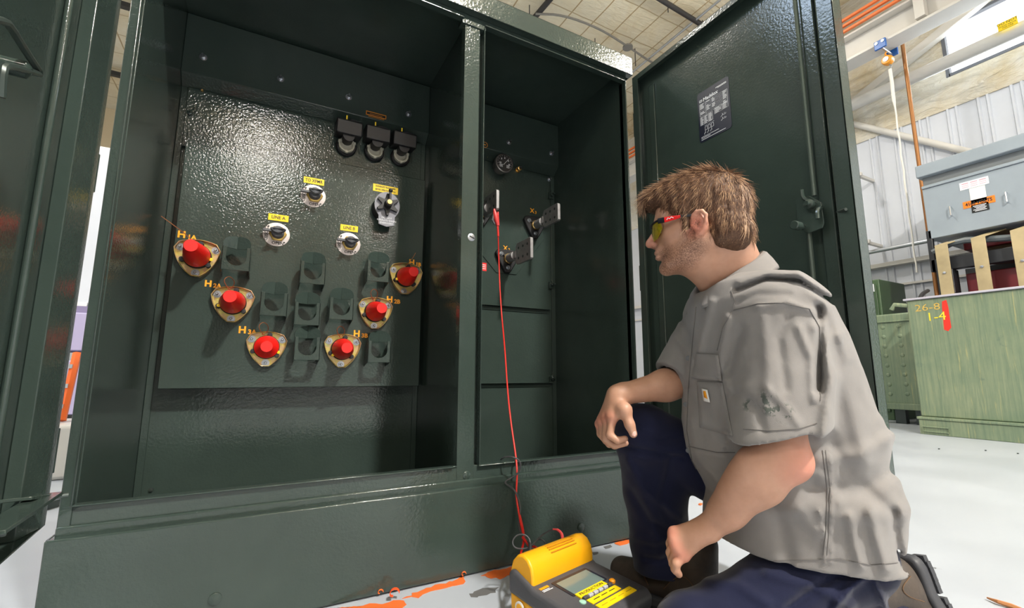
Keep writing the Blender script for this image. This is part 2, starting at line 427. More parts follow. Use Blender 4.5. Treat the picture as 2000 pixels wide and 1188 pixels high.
for (u, v), lab in (((1700, 352), 'upper'), ((1716, 480), 'lower')):
    p = at(u, v, 'x', 7.9)
    tag(MB().box(7.55, 7.995, p[1]-0.02, p[1]+0.02, p[2]-0.02, p[2]+0.02).box(7.52, 7.56, p[1]-0.05, p[1]+0.05, p[2]-0.02, p[2]+0.03).build('wall_bracket', 'whitesteel'),
        lab+' of two small white arms sticking out of the ribbed wall', 'bracket', 'wall bracket arms')
# sign on the pipe
sA, sB = at(1949, 66, 'x', 7.46), at(1997, 82, 'x', 7.46)
sg = empty('warning_sign', (7.46, (sA[1]+sB[1])/2, sz-0.12), 'yellow rectangular warning sign fixed to the thick grey pipe', 'sign')
sw = abs(sA[1]-sB[1])*0.93; sc_ = np.array((7.46, (sA[1]+sB[1])/2, sz+0.06)); shh = sw*0.60
hang(MB().box(7.455, 7.47, sc_[1]-sw/2, sc_[1]+sw/2, sc_[2]-shh/2, sc_[2]+shh/2).build('panel', 'yellow_tape', bevel=0.003), sg)
for tx, dz, sz_ in (('DO NOT', 0.26, 0.40), ('STACK ABOVE', -0.08, 0.20), ('THIS LINE', -0.32, 0.20)):
    hang(text(tx, sc_+np.array((-0.006, 0, dz*shh)), -Y_, Z_, sz_*shh*1.1, 'ink'), sg)

# ceiling runs seen above the cabinet
CZ = HZ-0.12
def cpipe(name, u0, v0, u1, v1, r, mat, lab, cat='pipe', z=CZ, ext=0.0):
    A = at(u0, v0, 'z', z); B = at(u1, v1, 'z', z)
    d = (B-A); return run(name, lab, cat, [A-d*ext*(3 if u0 > 1280 else 1), B+d*ext], r, mat, 10)
cpipe('sprinkler_pipe', 1046, 32, 1080, -8, 0.045, 'darkpipe', 'short dark pipe under the ceiling above the cabinet hood', ext=2.5)
cpipe('sprinkler_pipe', 1292, 0, 1378, 53, 0.04, 'darkpipe', 'dark pipe running under the ceiling beside the right cabinet door', ext=0.6)
cpipe('sprinkler_pipe', 1236, 140, 1402, 3, 0.022, 'galv', 'thin pale pipe slanting from the hood corner to the door top', ext=0.15)
cable = [at(u, v, 'z', CZ-0.05) for u, v in ((1046, 27), (1100, 29), (1170, 55), (1225, 90), (1275, 124), (1330, 150))]
M['cable'] = simple('grey_cable', (0.22, 0.21, 0.19), 0.6)
run('ceiling_cable', 'grey cable sagging along the ceiling blanket seams', 'cable', cable, 0.018, 'cable', 8, 2)
p0 = at(1226, 92, 'z', CZ-0.05)
tag(MB().lathe([(0.09, 0), (0.09, 0.03), (0.05, 0.06)], p0+np.array((0, 0, -0.02)), (0, 0, 1), 16).build('junction_box', 'cable'), 'small round grey junction box where the ceiling cables meet', 'box')
for i, (u, v, L) in enumerate(((1034, 10, .3), (1162, 75, .3), (1240, 95, .6), (1320, 95, .4), (1372, 40, .4), (1304, 5, .3))):
    q_ = at(u, v, 'z', HZ-0.01)
    tag(MB().cyl(q_, q_-np.array((0, 0, L*0.6)), 0.008, n=6).build('hanger_rod', 'darkpipe'),
        'thin rod hanging from the ceiling blanket, '+['leftmost above the hood', 'second from the left', 'beside the junction box', 'nearest the long dark pipe', 'rightmost above the door', 'at the top picture edge'][i], 'rod', 'thin ceiling hanger rods')
# roof line seen through the slit on the left
for u, v, lab in ((243, 12, 'upper'), (226, 146, 'lower')):
    q_ = at(u, v, 'z', HZ-0.15)
    tag(MB().box(q_[0]-3, q_[0]+1.6, q_[1]-0.05, q_[1]+0.05, q_[2]-0.03, q_[2]+0.05).build('ceiling_rail', 'darkpipe'), lab+' black ceiling rail glimpsed through the gap beside the left door', 'rail')

# ================================================================== THINGS ON THE RIGHT
def mat_weather():
    m, t, b = nodes('weathered_green'); co = coords(t)
    base = ramp(t, noise(t, co, 1.6, 5, 0.65), [(0.3, (0.16, 0.22, 0.14)), (0.7, (0.27, 0.31, 0.19))])
    dr = noise(t, coords(t, (1, 26, 0.9)), 2.2, 6, 0.75, 0.3)
    c = mixc(t, ramp(t, dr, [(0.42, (0, 0, 0)), (0.62, (0.75,)*3)]), base, (0.12, 0.18, 0.12))
    dy = noise(t, coords(t, (1, 16, 0.7)), 3.0, 4, 0.7)
    c = mixc(t, ramp(t, dy, [(0.60, (0, 0, 0)), (0.68, (0.6,)*3)]), c, (0.44, 0.40, 0.17))
    bl = noise(t, co, 4.5, 4, 0.6)
    c = mixc(t, ramp(t, bl, [(0.66, (0, 0, 0)), (0.70, (0.5,)*3)]), c, (0.10, 0.15, 0.12))
    t.links.new(c, b.inputs['Base Color']); b.inputs['Roughness'].default_value = 0.5
    bump(t, b, dr, 0.2, 0.002)
    return m
M['weather'] = mat_weather()
GX = 5.653
gy1 = at(1784, 700, 'x', GX)[1]; gtop = 1.30
g = empty('weathered_transformer', (GX+0.5, 1.2, 0), 'weathered light green transformer with paint drips and a red spray mark', 'transformer')
hang(MB().box(GX, GX+0.75, -1.4, gy1, 0.165, gtop).build('tank', 'weather', bevel=0.012), g)
hang(MB().box(GX-0.03, GX+0.75, -1.4, gy1+0.01, 0.0, 0.14).box(GX-0.04, GX+0.75, -1.4, gy1+0.02, 0.14, 0.165).build('base_skid', 'weather', bevel=0.005), g)
hang(MB().box(GX-0.02, GX+0.76, -1.4, gy1+0.02, gtop, gtop+0.02).build('top_plate', simple('worn_edge', (0.50, 0.48, 0.55), 0.4), bevel=0.004), g)
lp = at(1827, 842, 'x', GX-0.035)
hang(MB().tube([(GX-0.036, lp[1]+0.09, 0.03), (GX-0.04, lp[1]+0.09, 0.075), (GX-0.04, lp[1]-0.10, 0.075), (GX-0.036, lp[1]-0.10, 0.03), (GX-0.036, lp[1]+0.09, 0.03)], 0.006, 6).build('jacking_pad', 'weather'), g)
lg = at(1770, 597, 'x', GX)
hang(MB().tube([(GX+0.02, gy1, lg[2]), (GX, gy1+0.10, lg[2]+0.02), (GX, gy1+0.13, lg[2]-0.03)], 0.022, 8).build('lifting_lug', 'weather'), g)
# spray mark and chalk numbers
def mat_spray():
    return simple('red_spray_paint', (0.85, 0.03, 0.015), 0.5)
M['spray'] = mat_spray()
sp = []
for u, v in ((1840, 589), (1848, 586), (1852, 600), (1855, 622), (1858, 640), (1852, 647), (1844, 644), (1842, 620), (1840, 600)):
    q_ = at(u, v, 'x', GX-0.002); sp.append((-q_[1], q_[2]))
hang(MB().prism(sp, (GX-0.003, 0, 0), (0, -1, 0), (0, 0, 1), (0.003, 0, 0)).build('spray_mark', 'spray'), g)
M['chalk'] = simple('yellow_paint_marker', (0.85, 0.68, 0.04), 0.6); M['chalk2'] = simple('faded_marker', (0.62, 0.42, 0.10), 0.7)
c1 = at(1811, 601, 'x', GX-0.003); c2 = at(1828, 619, 'x', GX-0.003)
hang(text('26-8', c1, -Y_, Z_, 0.095, 'chalk2', name='marking', sx=1.15), g)
hang(text('1-4', c2, -Y_, Z_, 0.115, 'chalk', name='marking'), g)

# radiator panel unit behind it, and the darker green cabinet behind the door edge
RX = 6.5
pA, pB = at(1703, 616, 'x', RX), at(1806, 850, 'x', RX); zt = at(1740, 613, 'x', RX)[2]; zb = at(1780, 798, 'x', RX)[2]
rt_ = empty('radiator_tank', (RX+0.2, (pA[1]+pB[1])/2, 0), 'pale green tank with two columns of dimples behind the weathered transformer', 'transformer')
yA = at(1712, 700, 'x', RX)[1]; yB = 2.28
hang(MB().box(RX, RX+0.38, yB, yA, zb, zt).build('tank', 'weather', bevel=0.02, seg=3), rt_)
hang(MB().box(RX-0.03, RX+0.38, yB, yA+0.02, zb-0.02, zb+0.05).build('rim', 'weather', bevel=0.006), rt_)
hang(MB().box(RX-0.02, RX+0.38, yB, yA+0.01, zt-0.1, zt-0.085).build('rim', 'weather', bevel=0.004), rt_)
for i in range(8):
    for u0, v0, u1, v1 in ((1724, 640, 1739, 770), (1755, 637, 1772, 770)):
        f = i/7; q_ = at(u0+(u1-u0)*f, v0+(v1-v0)*f, 'x', RX)
        hang(MB().lathe([(0.024, 0), (0.022, 0.003), (0.014, 0.007), (0.001, 0.008)], (RX, q_[1], q_[2]), (-1, 0, 0), 14).build('dimple', 'weather'), rt_)
for y_ in (yA-0.2, yB+0.1): hang(MB().box(RX+0.05, RX+0.13, y_, y_+0.1, 0, zb).build('support_foot', 'darksteel'), rt_)
CX = 6.9
q1, q2 = at(1690, 530, 'x', CX), at(1716, 545, 'x', CX)
cb = empty('green_cabinet', (CX+0.3, q1[1], 0), 'dark green cabinet glimpsed between the open door and white wall', 'cabinet')
hang(MB().box(CX, CX+0.7, q2[1], q2[1]+1.3, 0, q2[2]).build('body', simple('cabinet_green', (0.06, 0.11, 0.05), 0.4), bevel=0.01), cb)
hang(MB().box(CX-0.02, CX, q2[1]+0.03, q2[1]+1.2, 0.1, q2[2]-0.08).build('door', simple('cabinet_green_dark', (0.045, 0.085, 0.04), 0.4), bevel=0.006), cb)
hang(MB().box(CX-0.03, CX-0.02, q2[1]+0.05, q2[1]+0.12, q2[2]-0.16, q2[2]-0.06).build('label_plate', 'white_ink'), cb)

# grey enclosure on its black frame
EX = 6.6
yl = at(1790, 340, 'x', EX)[1]; z0_, z1_ = 2.10, 2.985
M['greyenc'] = paint('enclosure_grey', (0.29, 0.34, 0.385), 0.4, 0.1, 60, var=0.05)
en = empty('dry_transformer', (EX+0.6, 1.0, 0), 'grey enclosed transformer on a black frame with brass straps below', 'transformer')
hang(MB().box(EX-0.03, EX+1.1, -1.2, yl, 2.84, 2.985).build('hood', 'greyenc', bevel=0.01), en)
hang(MB().box(EX+0.05, EX+1.0, -1.2, yl-0.03, 2.62, 2.84).build('vent_recess', simple('recess_grey', (0.22, 0.24, 0.25), 0.5), bevel=0.005), en)
z2_ = at(1797, 372, 'x', EX)[2]
hang(MB().box(EX, EX+1.0, -1.2, yl-0.03, z0_, z2_).box(EX-0.015, EX+0.03, -1.2, yl-0.03, z2_, z2_+0.035).build('front_panel', 'greyenc', bevel=0.006), en)
def epanel(u0, v0, u1, v1, mat, name):
    a_, b_ = at(u0, v0, 'x', EX-0.004), at(u1, v1, 'x', EX-0.004); return a_, b_
def label_on_x(cu, cv, w_, h_, mat, name, x=EX):
    c_ = at(cu, cv, 'x', x-0.003)
    hang(MB().box(x-0.004, x-0.0005, c_[1]-w_/2, c_[1]+w_/2, c_[2]-h_/2, c_[2]+h_/2).build(name, mat), en); return c_
M['paper'] = simple('paper_label', (0.80, 0.80, 0.78), 0.6); M['orangelabel'] = simple('orange_label', (0.92, 0.22, 0.01), 0.5)
c_ = label_on_x(1902, 358.5, 0.23, 0.085, 'white_ink', 'notice_label')
M['pinkink'] = simple('pink_ink', (0.75, 0.30, 0.36), 0.6)
for k in range(3):
    for j in range(3):
        yc = c_[1]+0.07-0.07*k
        hang(MB().box(EX-0.0055, EX-0.004, yc-0.027, yc+0.027, c_[2]+0.018-0.02*j, c_[2]+0.022-0.02*j+(0.004 if j == 0 else 0)).build('print', 'pinkink'), en)
c_ = label_on_x(1910, 380, 0.125, 0.17, 'paper', 'paper_label')
c_ = label_on_x(1911.5, 395, 0.25, 0.075, 'orangelabel', 'voltage_label')
hang(text('4160 VOLTS', c_+np.array((-0.003, 0, 0)), -Y_, Z_, 0.050, 'ink', sx=0.80, bold=0.0012), en)
c_ = label_on_x(1914.5, 405.5, 0.135, 0.085, 'ink', 'data_label')
for j in range(5):
    hang(MB().box(EX-0.0055, EX-0.004, c_[1]-0.05+0.01*(j % 2), c_[1]+0.055-0.012*(j % 3), c_[2]+0.026-0.014*j, c_[2]+0.032-0.014*j).build('print', 'white_ink'), en)
M['chrome'] = simple('bright_handle', (0.8, 0.82, 0.85), 0.2, 1.0)
for u, v in ((1859, 413), (1968, 386)):
    q_ = at(u, v, 'x', EX)
    hang(MB().tube([(EX, q_[1], q_[2]+0.05), (EX-0.04, q_[1], q_[2]+0.05), (EX-0.04, q_[1], q_[2]-0.05), (EX, q_[1], q_[2]-0.05)], 0.007, 8).build('handle', 'chrome'), en)
M['blackframe'] = simple('black_frame', (0.018, 0.02, 0.024), 0.4)
fz = at(1900, 507, 'x', EX)[2]
f_ = MB(); f_.box(EX, EX+0.1, -1.2, yl-0.02, fz-0.07, fz+0.07).box(EX+0.95, EX+1.05, -1.2, yl-0.02, fz-0.07, fz+0.07)
f_.box(EX-0.02, EX+0.14, yl-0.2, yl-0.06, 0.0, fz-0.07).box(EX+0.9, EX+1.05, yl-0.2, yl-0.06, 0, fz-0.07)
f_.box(EX-0.02, EX+0.14, -1.2, -1.06, 0.0, fz-0.07).box(EX+0.9, EX+1.05, -1.2, -1.06, 0, fz-0.07)
f_.box(EX, EX+0.05, yl-0.06, yl-0.01, fz-0.07, z0_+0.1)
hang(f_.build('frame', 'blackframe', bevel=0.006), en)
M['coilred'] = simple('core_red', (0.16, 0.012, 0.018), 0.45)
hang(MB().box(EX+0.15, EX+0.9, -1.1, yl-0.25, 1.0, fz-0.12).build('core', 'coilred', bevel=0.01), en)
hang(MB().box(EX+0.2, EX+0.85, -1.1, yl-0.25, z0_-0.16, z0_-0.06).build('clamp_bar', 'coilred', bevel=0.01), en)
for k in range(3):
    yk = yl-0.55-k*0.55
    hang(MB().lathe([(0.24, 0), (0.24, 0.30)], (EX+0.5, yk, fz+0.02), (0, 0, 1), 28).build('coil', simple('coil_resin', (0.10, 0.055, 0.02), 0.5)), en)
hang(MB().tube([at(1822, 493, 'x', EX+0.02), at(1870, 470, 'x', EX+0.02), at(1935, 467, 'x', EX+0.02), at(2010, 462, 'x', EX+0.02)], 0.035, 8, 1).build('brace_beam', simple('frame_grey', (0.10, 0.12, 0.13), 0.4)), en)
M['strapbrass'] = paint('brass_strap', (0.42, 0.34, 0.19), 0.5, 0.2, 60, var=0.2)
for (u0, v0), (u1, v1), (u2, v2), lab in (((1856, 463), (1838, 478), (1852, 577), 'a'), ((1928, 449), (1910, 463), (1930, 572), 'b'), ((2004, 434), (1988, 448), (2008, 566), 'c')):
    A_, B_ = at(u1, v1, 'x', EX-0.10), at(u2, v2, 'x', EX-0.10); w_ = 0.055
    s_ = MB(); s_.box(EX-0.11, EX-0.10, A_[1]-w_, A_[1]+w_, 1.32, A_[2])
    s_.obox(((EX-0.105)/2+(EX+0.15)/2, A_[1]-0.05, A_[2]+0.04), (0.13, -0.05, 0.045), (0, w_, 0), (0, 0, 0.005))
    hang(s_.build('brass_strap', 'strapbrass', bevel=0.002), en)
    for zz in (A_[2]-0.32,):
        hang(MB().lathe([(0.014, 0), (0.014, 0.012), (0.004, 0.016)], (EX-0.11, A_[1], zz), (-1, 0, 0), 8).build('bolt', 'steel'), en)
tg = MB().tube([at(1795, 590, 'x', 6.0), at(1800, 575, 'x', 6.1), at(1812, 568, 'x', 6.3)], 0.02, 8, 2).build('black_hose', 'rubber')
tag(tg, 'short black hose looping behind the weathered green transformer', 'hose')
# a second pale box and conduit low behind
tag(MB().tube([at(1775, 802, 'z', 0.01)+np.array((0, 0.0, 0)), at(1790, 804, 'z', 0.01), at(1806, 806, 'z', 0.01)], 0.012, 6).build('floor_cable', 'cable'), 'grey cable lying on the floor under the pale green tank', 'cable')

# ================================================================== THINGS THROUGH THE LEFT SLIT
ly = 5.2
a = at(152, 598, 'y', ly); b = at(214, 300, 'y', ly)
wm = empty('white_machine', (a[0]-0.3, ly+0.3, 0), 'tall white machine housing glimpsed left of the cabinet', 'machine')
hang(MB().box(a[0]-1.6, b[0]+0.3, ly, ly+0.6, a[2], at(205, 285, 'y', ly)[2]).build('housing', 'wallmetal', bevel=0.03), wm)
q_ = at(153, 608, 'y', ly-0.01)
hang(MB().box(q_[0]-0.06, q_[0]+0.05, ly-0.012, ly-0.001, q_[2]-0.03, q_[2]+0.08).build('label_plate', 'paper'), wm)
M['purple'] = simple('lilac_panel', (0.40, 0.36, 0.55), 0.5)
hang(MB().box(a[0]-1.6, a[0]+0.5, ly-0.05, ly+0.6, at(140, 690, 'y', ly)[2]+0.02, a[2]-0.06).box(a[0]-1.6, a[0]+0.5, ly-0.05, ly+0.6, 0.22, at(140, 700, 'y', ly)[2]-0.02).build('lower_panel', 'purple', bevel=0.01), wm)
hang(MB().box(a[0]-1.6, a[0]+0.5, ly-0.04, ly+0.5, 0.0, 0.22).build('plinth', 'black', bevel=0.01), wm)
hang(MB().box(a[0]-1.6, a[0]+0.5, ly-0.02, ly+0.5, a[2]-0.07, a[2]).build('rail', simple('lilac_dark', (0.22, 0.19, 0.33), 0.5)), wm)
M['ladder'] = simple('ladder_orange', (0.80, 0.14, 0.02), 0.45)
A_, B_ = at(120, 822, 'y', 3.6), at(151, 690, 'y', 3.75)
ld = empty('step_ladder', (A_[0], 3.6, 0), 'orange ladder leaning in the gap left of the cabinet', 'ladder')
A0, B0 = A_, B_
lb = at(128, 838, 'y', 3.6)
tag(MB().box(lb[0]-1.0, lb[0]+0.12, 3.4, 3.9, 0.0, A_[2]-0.01).build('floor_plinth', 'greypipe', bevel=0.02), 'low beige plinth under the orange ladder in the left gap', 'plinth')
for off in (0, -0.4):
    o_ = np.array((off, 0, 0)); hang(MB().tube([A0+o_, B0+o_], 0.022, 6).build('rail', 'ladder'), ld)
for k in range(3):
    c_ = A0+(B0-A0)*(k+0.7)/3.4; hang(MB().box(c_[0]-0.4, c_[0], c_[1]-0.03, c_[1]+0.03, c_[2]-0.012, c_[2]+0.012).build('step', 'galv'), ld)
c_ = at(133, 850, 'y', 2.8)
dr = MB().lathe([(0.03, 0.0), (0.14, 0), (0.14, 0.03), (0.03, 0.05), (0.03, 0.3), (0.035, 0.3)], (c_[0]-0.12, 2.8, 0), (0, 0, 1), 20).build('stand_base', 'green', bevel=0.004)
tag(dr, 'dark green pedestal base standing on the floor in the left gap', 'stand')
q_ = at(112, 896, 'z', 0.0)
tag(MB().box(q_[0]-1.2, q_[0]+0.2, q_[1], q_[1]+0.06, 0, 0.004).build('floor_stripe', 'orangelabel'), 'orange line painted across the floor beyond the left door', 'floor line')

# ================================================================== THE TRANSFORMER CABINET
TX0, TX1, FY, PY = -0.357, 1.262, 1.30, 1.33       # outer sides, base front plane, door frame plane
CEIL, BACK, BAND, PAN = 1.855, 1.87, 1.82, 1.80    # ceiling height; depth planes of tank wall, upper band, bushing panel
LW, RW = -0.333, 1.25
cab = empty('transformer_cabinet', (0.45, 1.6, 0), 'large open dark green transformer cabinet the kneeling person looks into', 'transformer')
def K(mb, name, mat='green', bevel=0.0, **kw): return hang(mb.build(name, mat, None, bevel, **kw), cab)
# base
bs_ = MB(); bs_.prism([(FY, 0.004), (FY, 0.2435), (PY+0.02, 0.2435), (PY+0.02, 0.235), (FY+0.008, 0.235), (FY+0.008, 0.004)], (-0.3655, 0, 0), Y_, Z_, (1.6415, 0, 0))
base = K(bs_, 'base', bevel=0.004, seg=3)
for x_ in (-0.3655, 1.268): K(MB().box(x_, x_+0.008, FY+0.008, 2.6, 0.004, 0.2435), 'base_side', bevel=0.002)
b2 = MB().box(TX0, TX1, FY+0.022, PY+0.02, 0.238, 0.262)
K(b2, 'ledge', bevel=0.004)
for u, v in ((420, 1170), (1134, 1030)):
    q_ = at(u, v, 'y', FY)
    MB().lathe([(0.0135, -0.001), (0.0135, 0.003), (0.011, 0.0045), (0.001, 0.005)], (q_[0], FY, q_[2]), (0, -1, 0), 20).build('plug', 'green', base)
# tank body behind
K(MB().box(TX0, TX1, 2.02, 2.6, 0.02, 1.86), 'tank_body', bevel=0.01)
# frame: posts, sill, mullion, header
fp = MB(); fp.box(TX0, LW-0.002, PY-0.003, PY+0.03, 0.25, 1.82)
fp.box(LW-0.006, LW-0.002, PY-0.006, PY+0.0, 0.30, 1.80)
K(fp, 'left_post', bevel=0.003)
rp_ = MB(); rp_.box(RW, TX1, PY-0.003, PY+0.03, 0.25, 1.80); rp_.box(RW-0.002, RW+0.003, PY-0.012, PY, 0.29, 1.797)
K(rp_, 'right_post', bevel=0.002)
sl = MB(); sl.box(TX0+0.004, 0.529, PY, PY+0.004, 0.245, 0.300); 
sl.box(TX0+0.022, 0.515, PY-0.010, PY+0.014, 0.2995, 0.3035).box(0.515, 0.528, PY-0.004, PY+0.01, 0.2995, 0.3035)
K(sl, 'sill', bevel=0.0015)
s2 = MB(); s2.box(0.584, TX1, PY, PY+0.004, 0.245, 0.300); s2.box(0.597, RW, PY-0.012, PY+0.012, 0.2965, 0.3005)
K(s2, 'sill', bevel=0.0015)
mu = MB(); mu.box(0.528, 0.584, PY-0.0015, PY+0.004, 0.247, 1.79); mu.box(0.5285, 0.5315, PY+0.002, PY+0.03, 0.30, 1.79); mu.box(0.582, 0.585, PY, PY+0.025, 0.30, 1.79)
mu.box(0.584, 0.600, PY+0.022, PY+0.025, 0.3, 1.79); mu.box(0.5975, 0.6005, PY-0.012, PY+0.025, 0.2965, 1.787)
mull = K(mu, 'mullion', bevel=0.001)
q_ = at(911, 928, 'y', PY)
MB().lathe([(0.0125, -0.001), (0.0125, 0.003), (0.010, 0.0045), (0.001, 0.005)], (q_[0], PY, q_[2]), (0, -1, 0), 20).build('plug', 'green', mull)
q_ = at(921, 425, 'y', PY)
MB().lathe([(0.0065, 0.0003), (0.0065, 0.001), (0.001, 0.001)], (q_[0], PY, q_[2]), (0, -1, 0), 16).build('hole', 'black', mull)
q_ = at(920.5, 464, 'y', PY)
MB().lathe([(0.013, 0), (0.013, 0.002), (0.009, 0.003), (0.001, 0.003)], (q_[0], PY, q_[2]), (0, -1, 0), 20).build('lock_washer', 'steel', mull)
MB().obox((q_[0]+0.001, PY-0.0036, q_[2]), (0.0085, 0, -0.0035), (0, 0.0006, 0), (0.0006, 0, 0.0015)).build('slot', 'black', mull)
# header: hood, door frame lips
hd = MB(); hd.box(-0.40, 1.276, FY, FY+0.004, 1.8195, 1.901).box(-0.40, 1.276, FY, 2.65, 1.896, 1.901).box(1.272, 1.276, FY, 2.65, 1.82, 1.90).box(-0.40, -0.396, FY, 2.65, 1.82, 1.90)
hd.box(-0.40, 1.276, FY, PY-0.003, 1.8195, 1.8235)
K(hd, 'hood', bevel=0.0025)
hl = MB(); hl.box(TX0, TX1, PY-0.003, PY+0.001, 1.797, 1.824).box(TX0, 0.520, PY-0.014, PY+0.010, 1.7945, 1.7980).box(0.600, RW, PY-0.014, PY+0.010, 1.7945, 1.7980)
hl.box(0.515, 0.606, PY-0.006, PY+0.03, 1.781, 1.799); hl.box(TX0, TX1, PY, PY+0.004, 1.80, CEIL)
K(hl, 'door_header', bevel=0.001)
# inner sheets
K(MB().box(TX0+0.002, LW, PY+0.01, 2.02, 0.1, 1.87), 'side_wall', bevel=0.001)
K(MB().box(RW, TX1-0.002, PY+0.01, 2.02, 0.1, 1.87), 'side_wall', bevel=0.001)
dv = K(MB().box(0.562, 0.568, PY+0.02, BACK, 0.1, CEIL), 'divider_wall')
K(MB().box(LW, RW, PY+0.004, 2.02, CEIL, CEIL+0.006), 'compartment_ceiling')
K(MB().box(TX0+0.01, TX1-0.01, PY+0.004, 2.02, 0.09, 0.1), 'compartment_floor')
tank = K(MB().box(LW, RW, BACK, BACK+0.02, 0.1, CEIL), 'tank_wall', bevel=0.001)
# edge strips of the tank wall and seams
for x0, x1, z0, z1 in ((LW, LW+0.020, 0.1, 1.62), (0.541, 0.562, 0.1, 1.60), (RW-0.022, RW, 0.1, 1.60), (0.568, 0.59, .1, 1.6)):
    MB().box(x0, x1, BACK-0.006, BACK, z0, z1).build('edge_angle', 'green', tank, bevel=0.0015)
bd = MB(); bd.prism([(BAND, 1.622), (BAND, 1.845), (BACK, 1.855), (BACK, 1.585), (BACK-0.006, 1.585)], (LW, 0, 0), (0, 1, 0), (0, 0, 1), (0.562-LW, 0, 0))
band = K(bd, 'upper_band', bevel=0.002)
bd = MB(); bd.prism([(BAND, 1.622), (BAND, 1.845), (BACK, 1.855), (BACK, 1.585), (BACK-0.006, 1.585)], (0.568, 0, 0), (0, 1, 0), (0, 0, 1), (RW-0.568, 0, 0))
band2 = K(bd, 'upper_band', bevel=0.002)
def stud(u, v, y, mat, parent, s=1.0):
    q_ = at(u, v, 'y', y); o_ = (q_[0], y, q_[2])
    MB().lathe([(0.0125*s, 0), (0.0125*s, 0.0015), (0.0075*s, 0.002), (0.0075*s, 0.007*s), (0.0045*s, 0.008*s), (0.0045*s, 0.020*s), (0.003*s, 0.022*s)], o_, (0, -1, 0), 14).build('stud', mat, parent)
for u, v in ((397, 112), (548, 154), (681, 190), (798, 223)): stud(u, v, BAND, 'steel', band)
for u, v in ((994, 278), (1077, 300)): stud(u, v, BAND, 'steel', band2)
stud(396, 182, BACK, 'brass', tank); stud(949, 309, BACK, 'brass', tank, 0.9); stud(1073, 351, BACK, 'steel', tank, 0.9)
def hexbolt(u, v, y, parent, mat='darksteel', s=1.0):
    q_ = at(u, v, 'y', y)
    MB().lathe([(0.010*s, 0), (0.010*s, 0.0015), (0.0082*s, 0.0016), (0.0082*s, 0.008*s), (0.001, 0.009*s)], (q_[0], y, q_[2]), (0, -1, 0), 6).build('hex_bolt', mat, parent)
for u, v in ((419, 163), (482, 180), (541, 196), (597, 208), (651, 223), (703, 236), (752, 251), (797, 262)): hexbolt(u, v, BACK-0.01, band)
for u, v in ((961, 303), (1032, 321), (1066, 330)): hexbolt(u, v, BACK-0.01, band2)
for u, v in ((295, 957),): hexbolt(u, v, BACK, tank, 'darksteel', 0.7)
# corner clips with wing bolts on the tank edge
for u, v, side in ((371, 222, 1), (1078, 556, -1), (1079, 741, -1), (1077, 381, -1)):
    q_ = at(u, v, 'y', BACK-0.012); c_ = MB()
    c_.box(q_[0]-0.014, q_[0]+0.014, BACK-0.012, BACK-0.006, q_[2]-0.02, q_[2]+0.012)
    c_.lathe([(0.009, 0), (0.009, 0.012), (0.004, 0.014), (0.004, 0.028)], (q_[0], BACK-0.012, q_[2]), (0, -1, 0), 8)
    c_.tube([(q_[0], BACK-0.03, q_[2]), (q_[0]+side*0.012, BACK-0.034, q_[2]+0.006), (q_[0]+side*0.014, BACK-0.03, q_[2]+0.018)], 0.0025, 6)
    c_.build('edge_clip', 'green', tank)
# orange outlined notice on the band, brass oval at the right compartment edge
a, b = at(715, 216, 'y', BAND), at(754, 234, 'y', BAND)
nt = MB().box(a[0], b[0], BAND-0.001, BAND, b[2], a[2]).build('notice', 'black', band)
M['dullorange'] = simple('orange_outline', (0.75, 0.28, 0.02), 0.5)
zc = (a[2]+b[2])/2; t_ = 0.0028
MB().box(a[0], b[0], BAND-0.002, BAND-0.001, a[2]-t_, a[2]).box(a[0], b[0], BAND-0.002, BAND-0.001, b[2], b[2]+t_).box(a[0], a[0]+t_, BAND-0.002, BAND-0.001, b[2], a[2]).box(b[0]-t_, b[0], BAND-0.002, BAND-0.001, b[2], a[2]).build('outline', 'dullorange', band)
for k in range(3):
    MB().box(a[0]+0.010+0.006*(k == 0), b[0]-0.008-0.008*(k == 0), BAND-0.0016, BAND-0.001, a[2]-0.010-0.0065*k, a[2]-0.0085-0.0065*k).build('print', 'dullorange', band)
q_ = at(947, 283, 'y', BAND)
MB().tube([(q_[0]+0.013*math.cos(t), BAND-0.001, q_[2]+0.013*math.sin(t)) for t in np.linspace(0, 2*math.pi, 20)[:-1]], 0.0013, 5, closed=True).build('oval_tag', 'dullorange', band2)
MB().ball((q_[0], BAND-0.001, q_[2]), (0.006, 0.001, 0.003), 8, 5).build('print', 'dullorange', band2)

# sloping plate above the bushing panel
up_ = MB(); up_.box(LW+0.02, 0.541, BACK-0.016, BACK-0.001, 1.36, 1.585)
uplate = K(up_, 'fuse_plate', bevel=0.002)
# the bushing panel
PX0, PX1 = at(307, 758, 'y', PAN)[0], at(826, 500, 'y', PAN)[0]
PZ0, PZ1 = 0.527, 1.392
pn = MB(); pn.box(PX0, PX1, PAN, PAN+0.004, PZ0, PZ1); pn.box(PX0, PX1, PAN, BACK, PZ1-0.004, PZ1)
pn.box(PX0, PX0+0.004, PAN, BACK, PZ0, PZ1).box(PX1-0.004, PX1, PAN, BACK, PZ0, PZ1)
panel = K(pn, 'bushing_panel', bevel=0.002, seg=3)
for u, v in ((795, 800), (300, 742)):
    pass
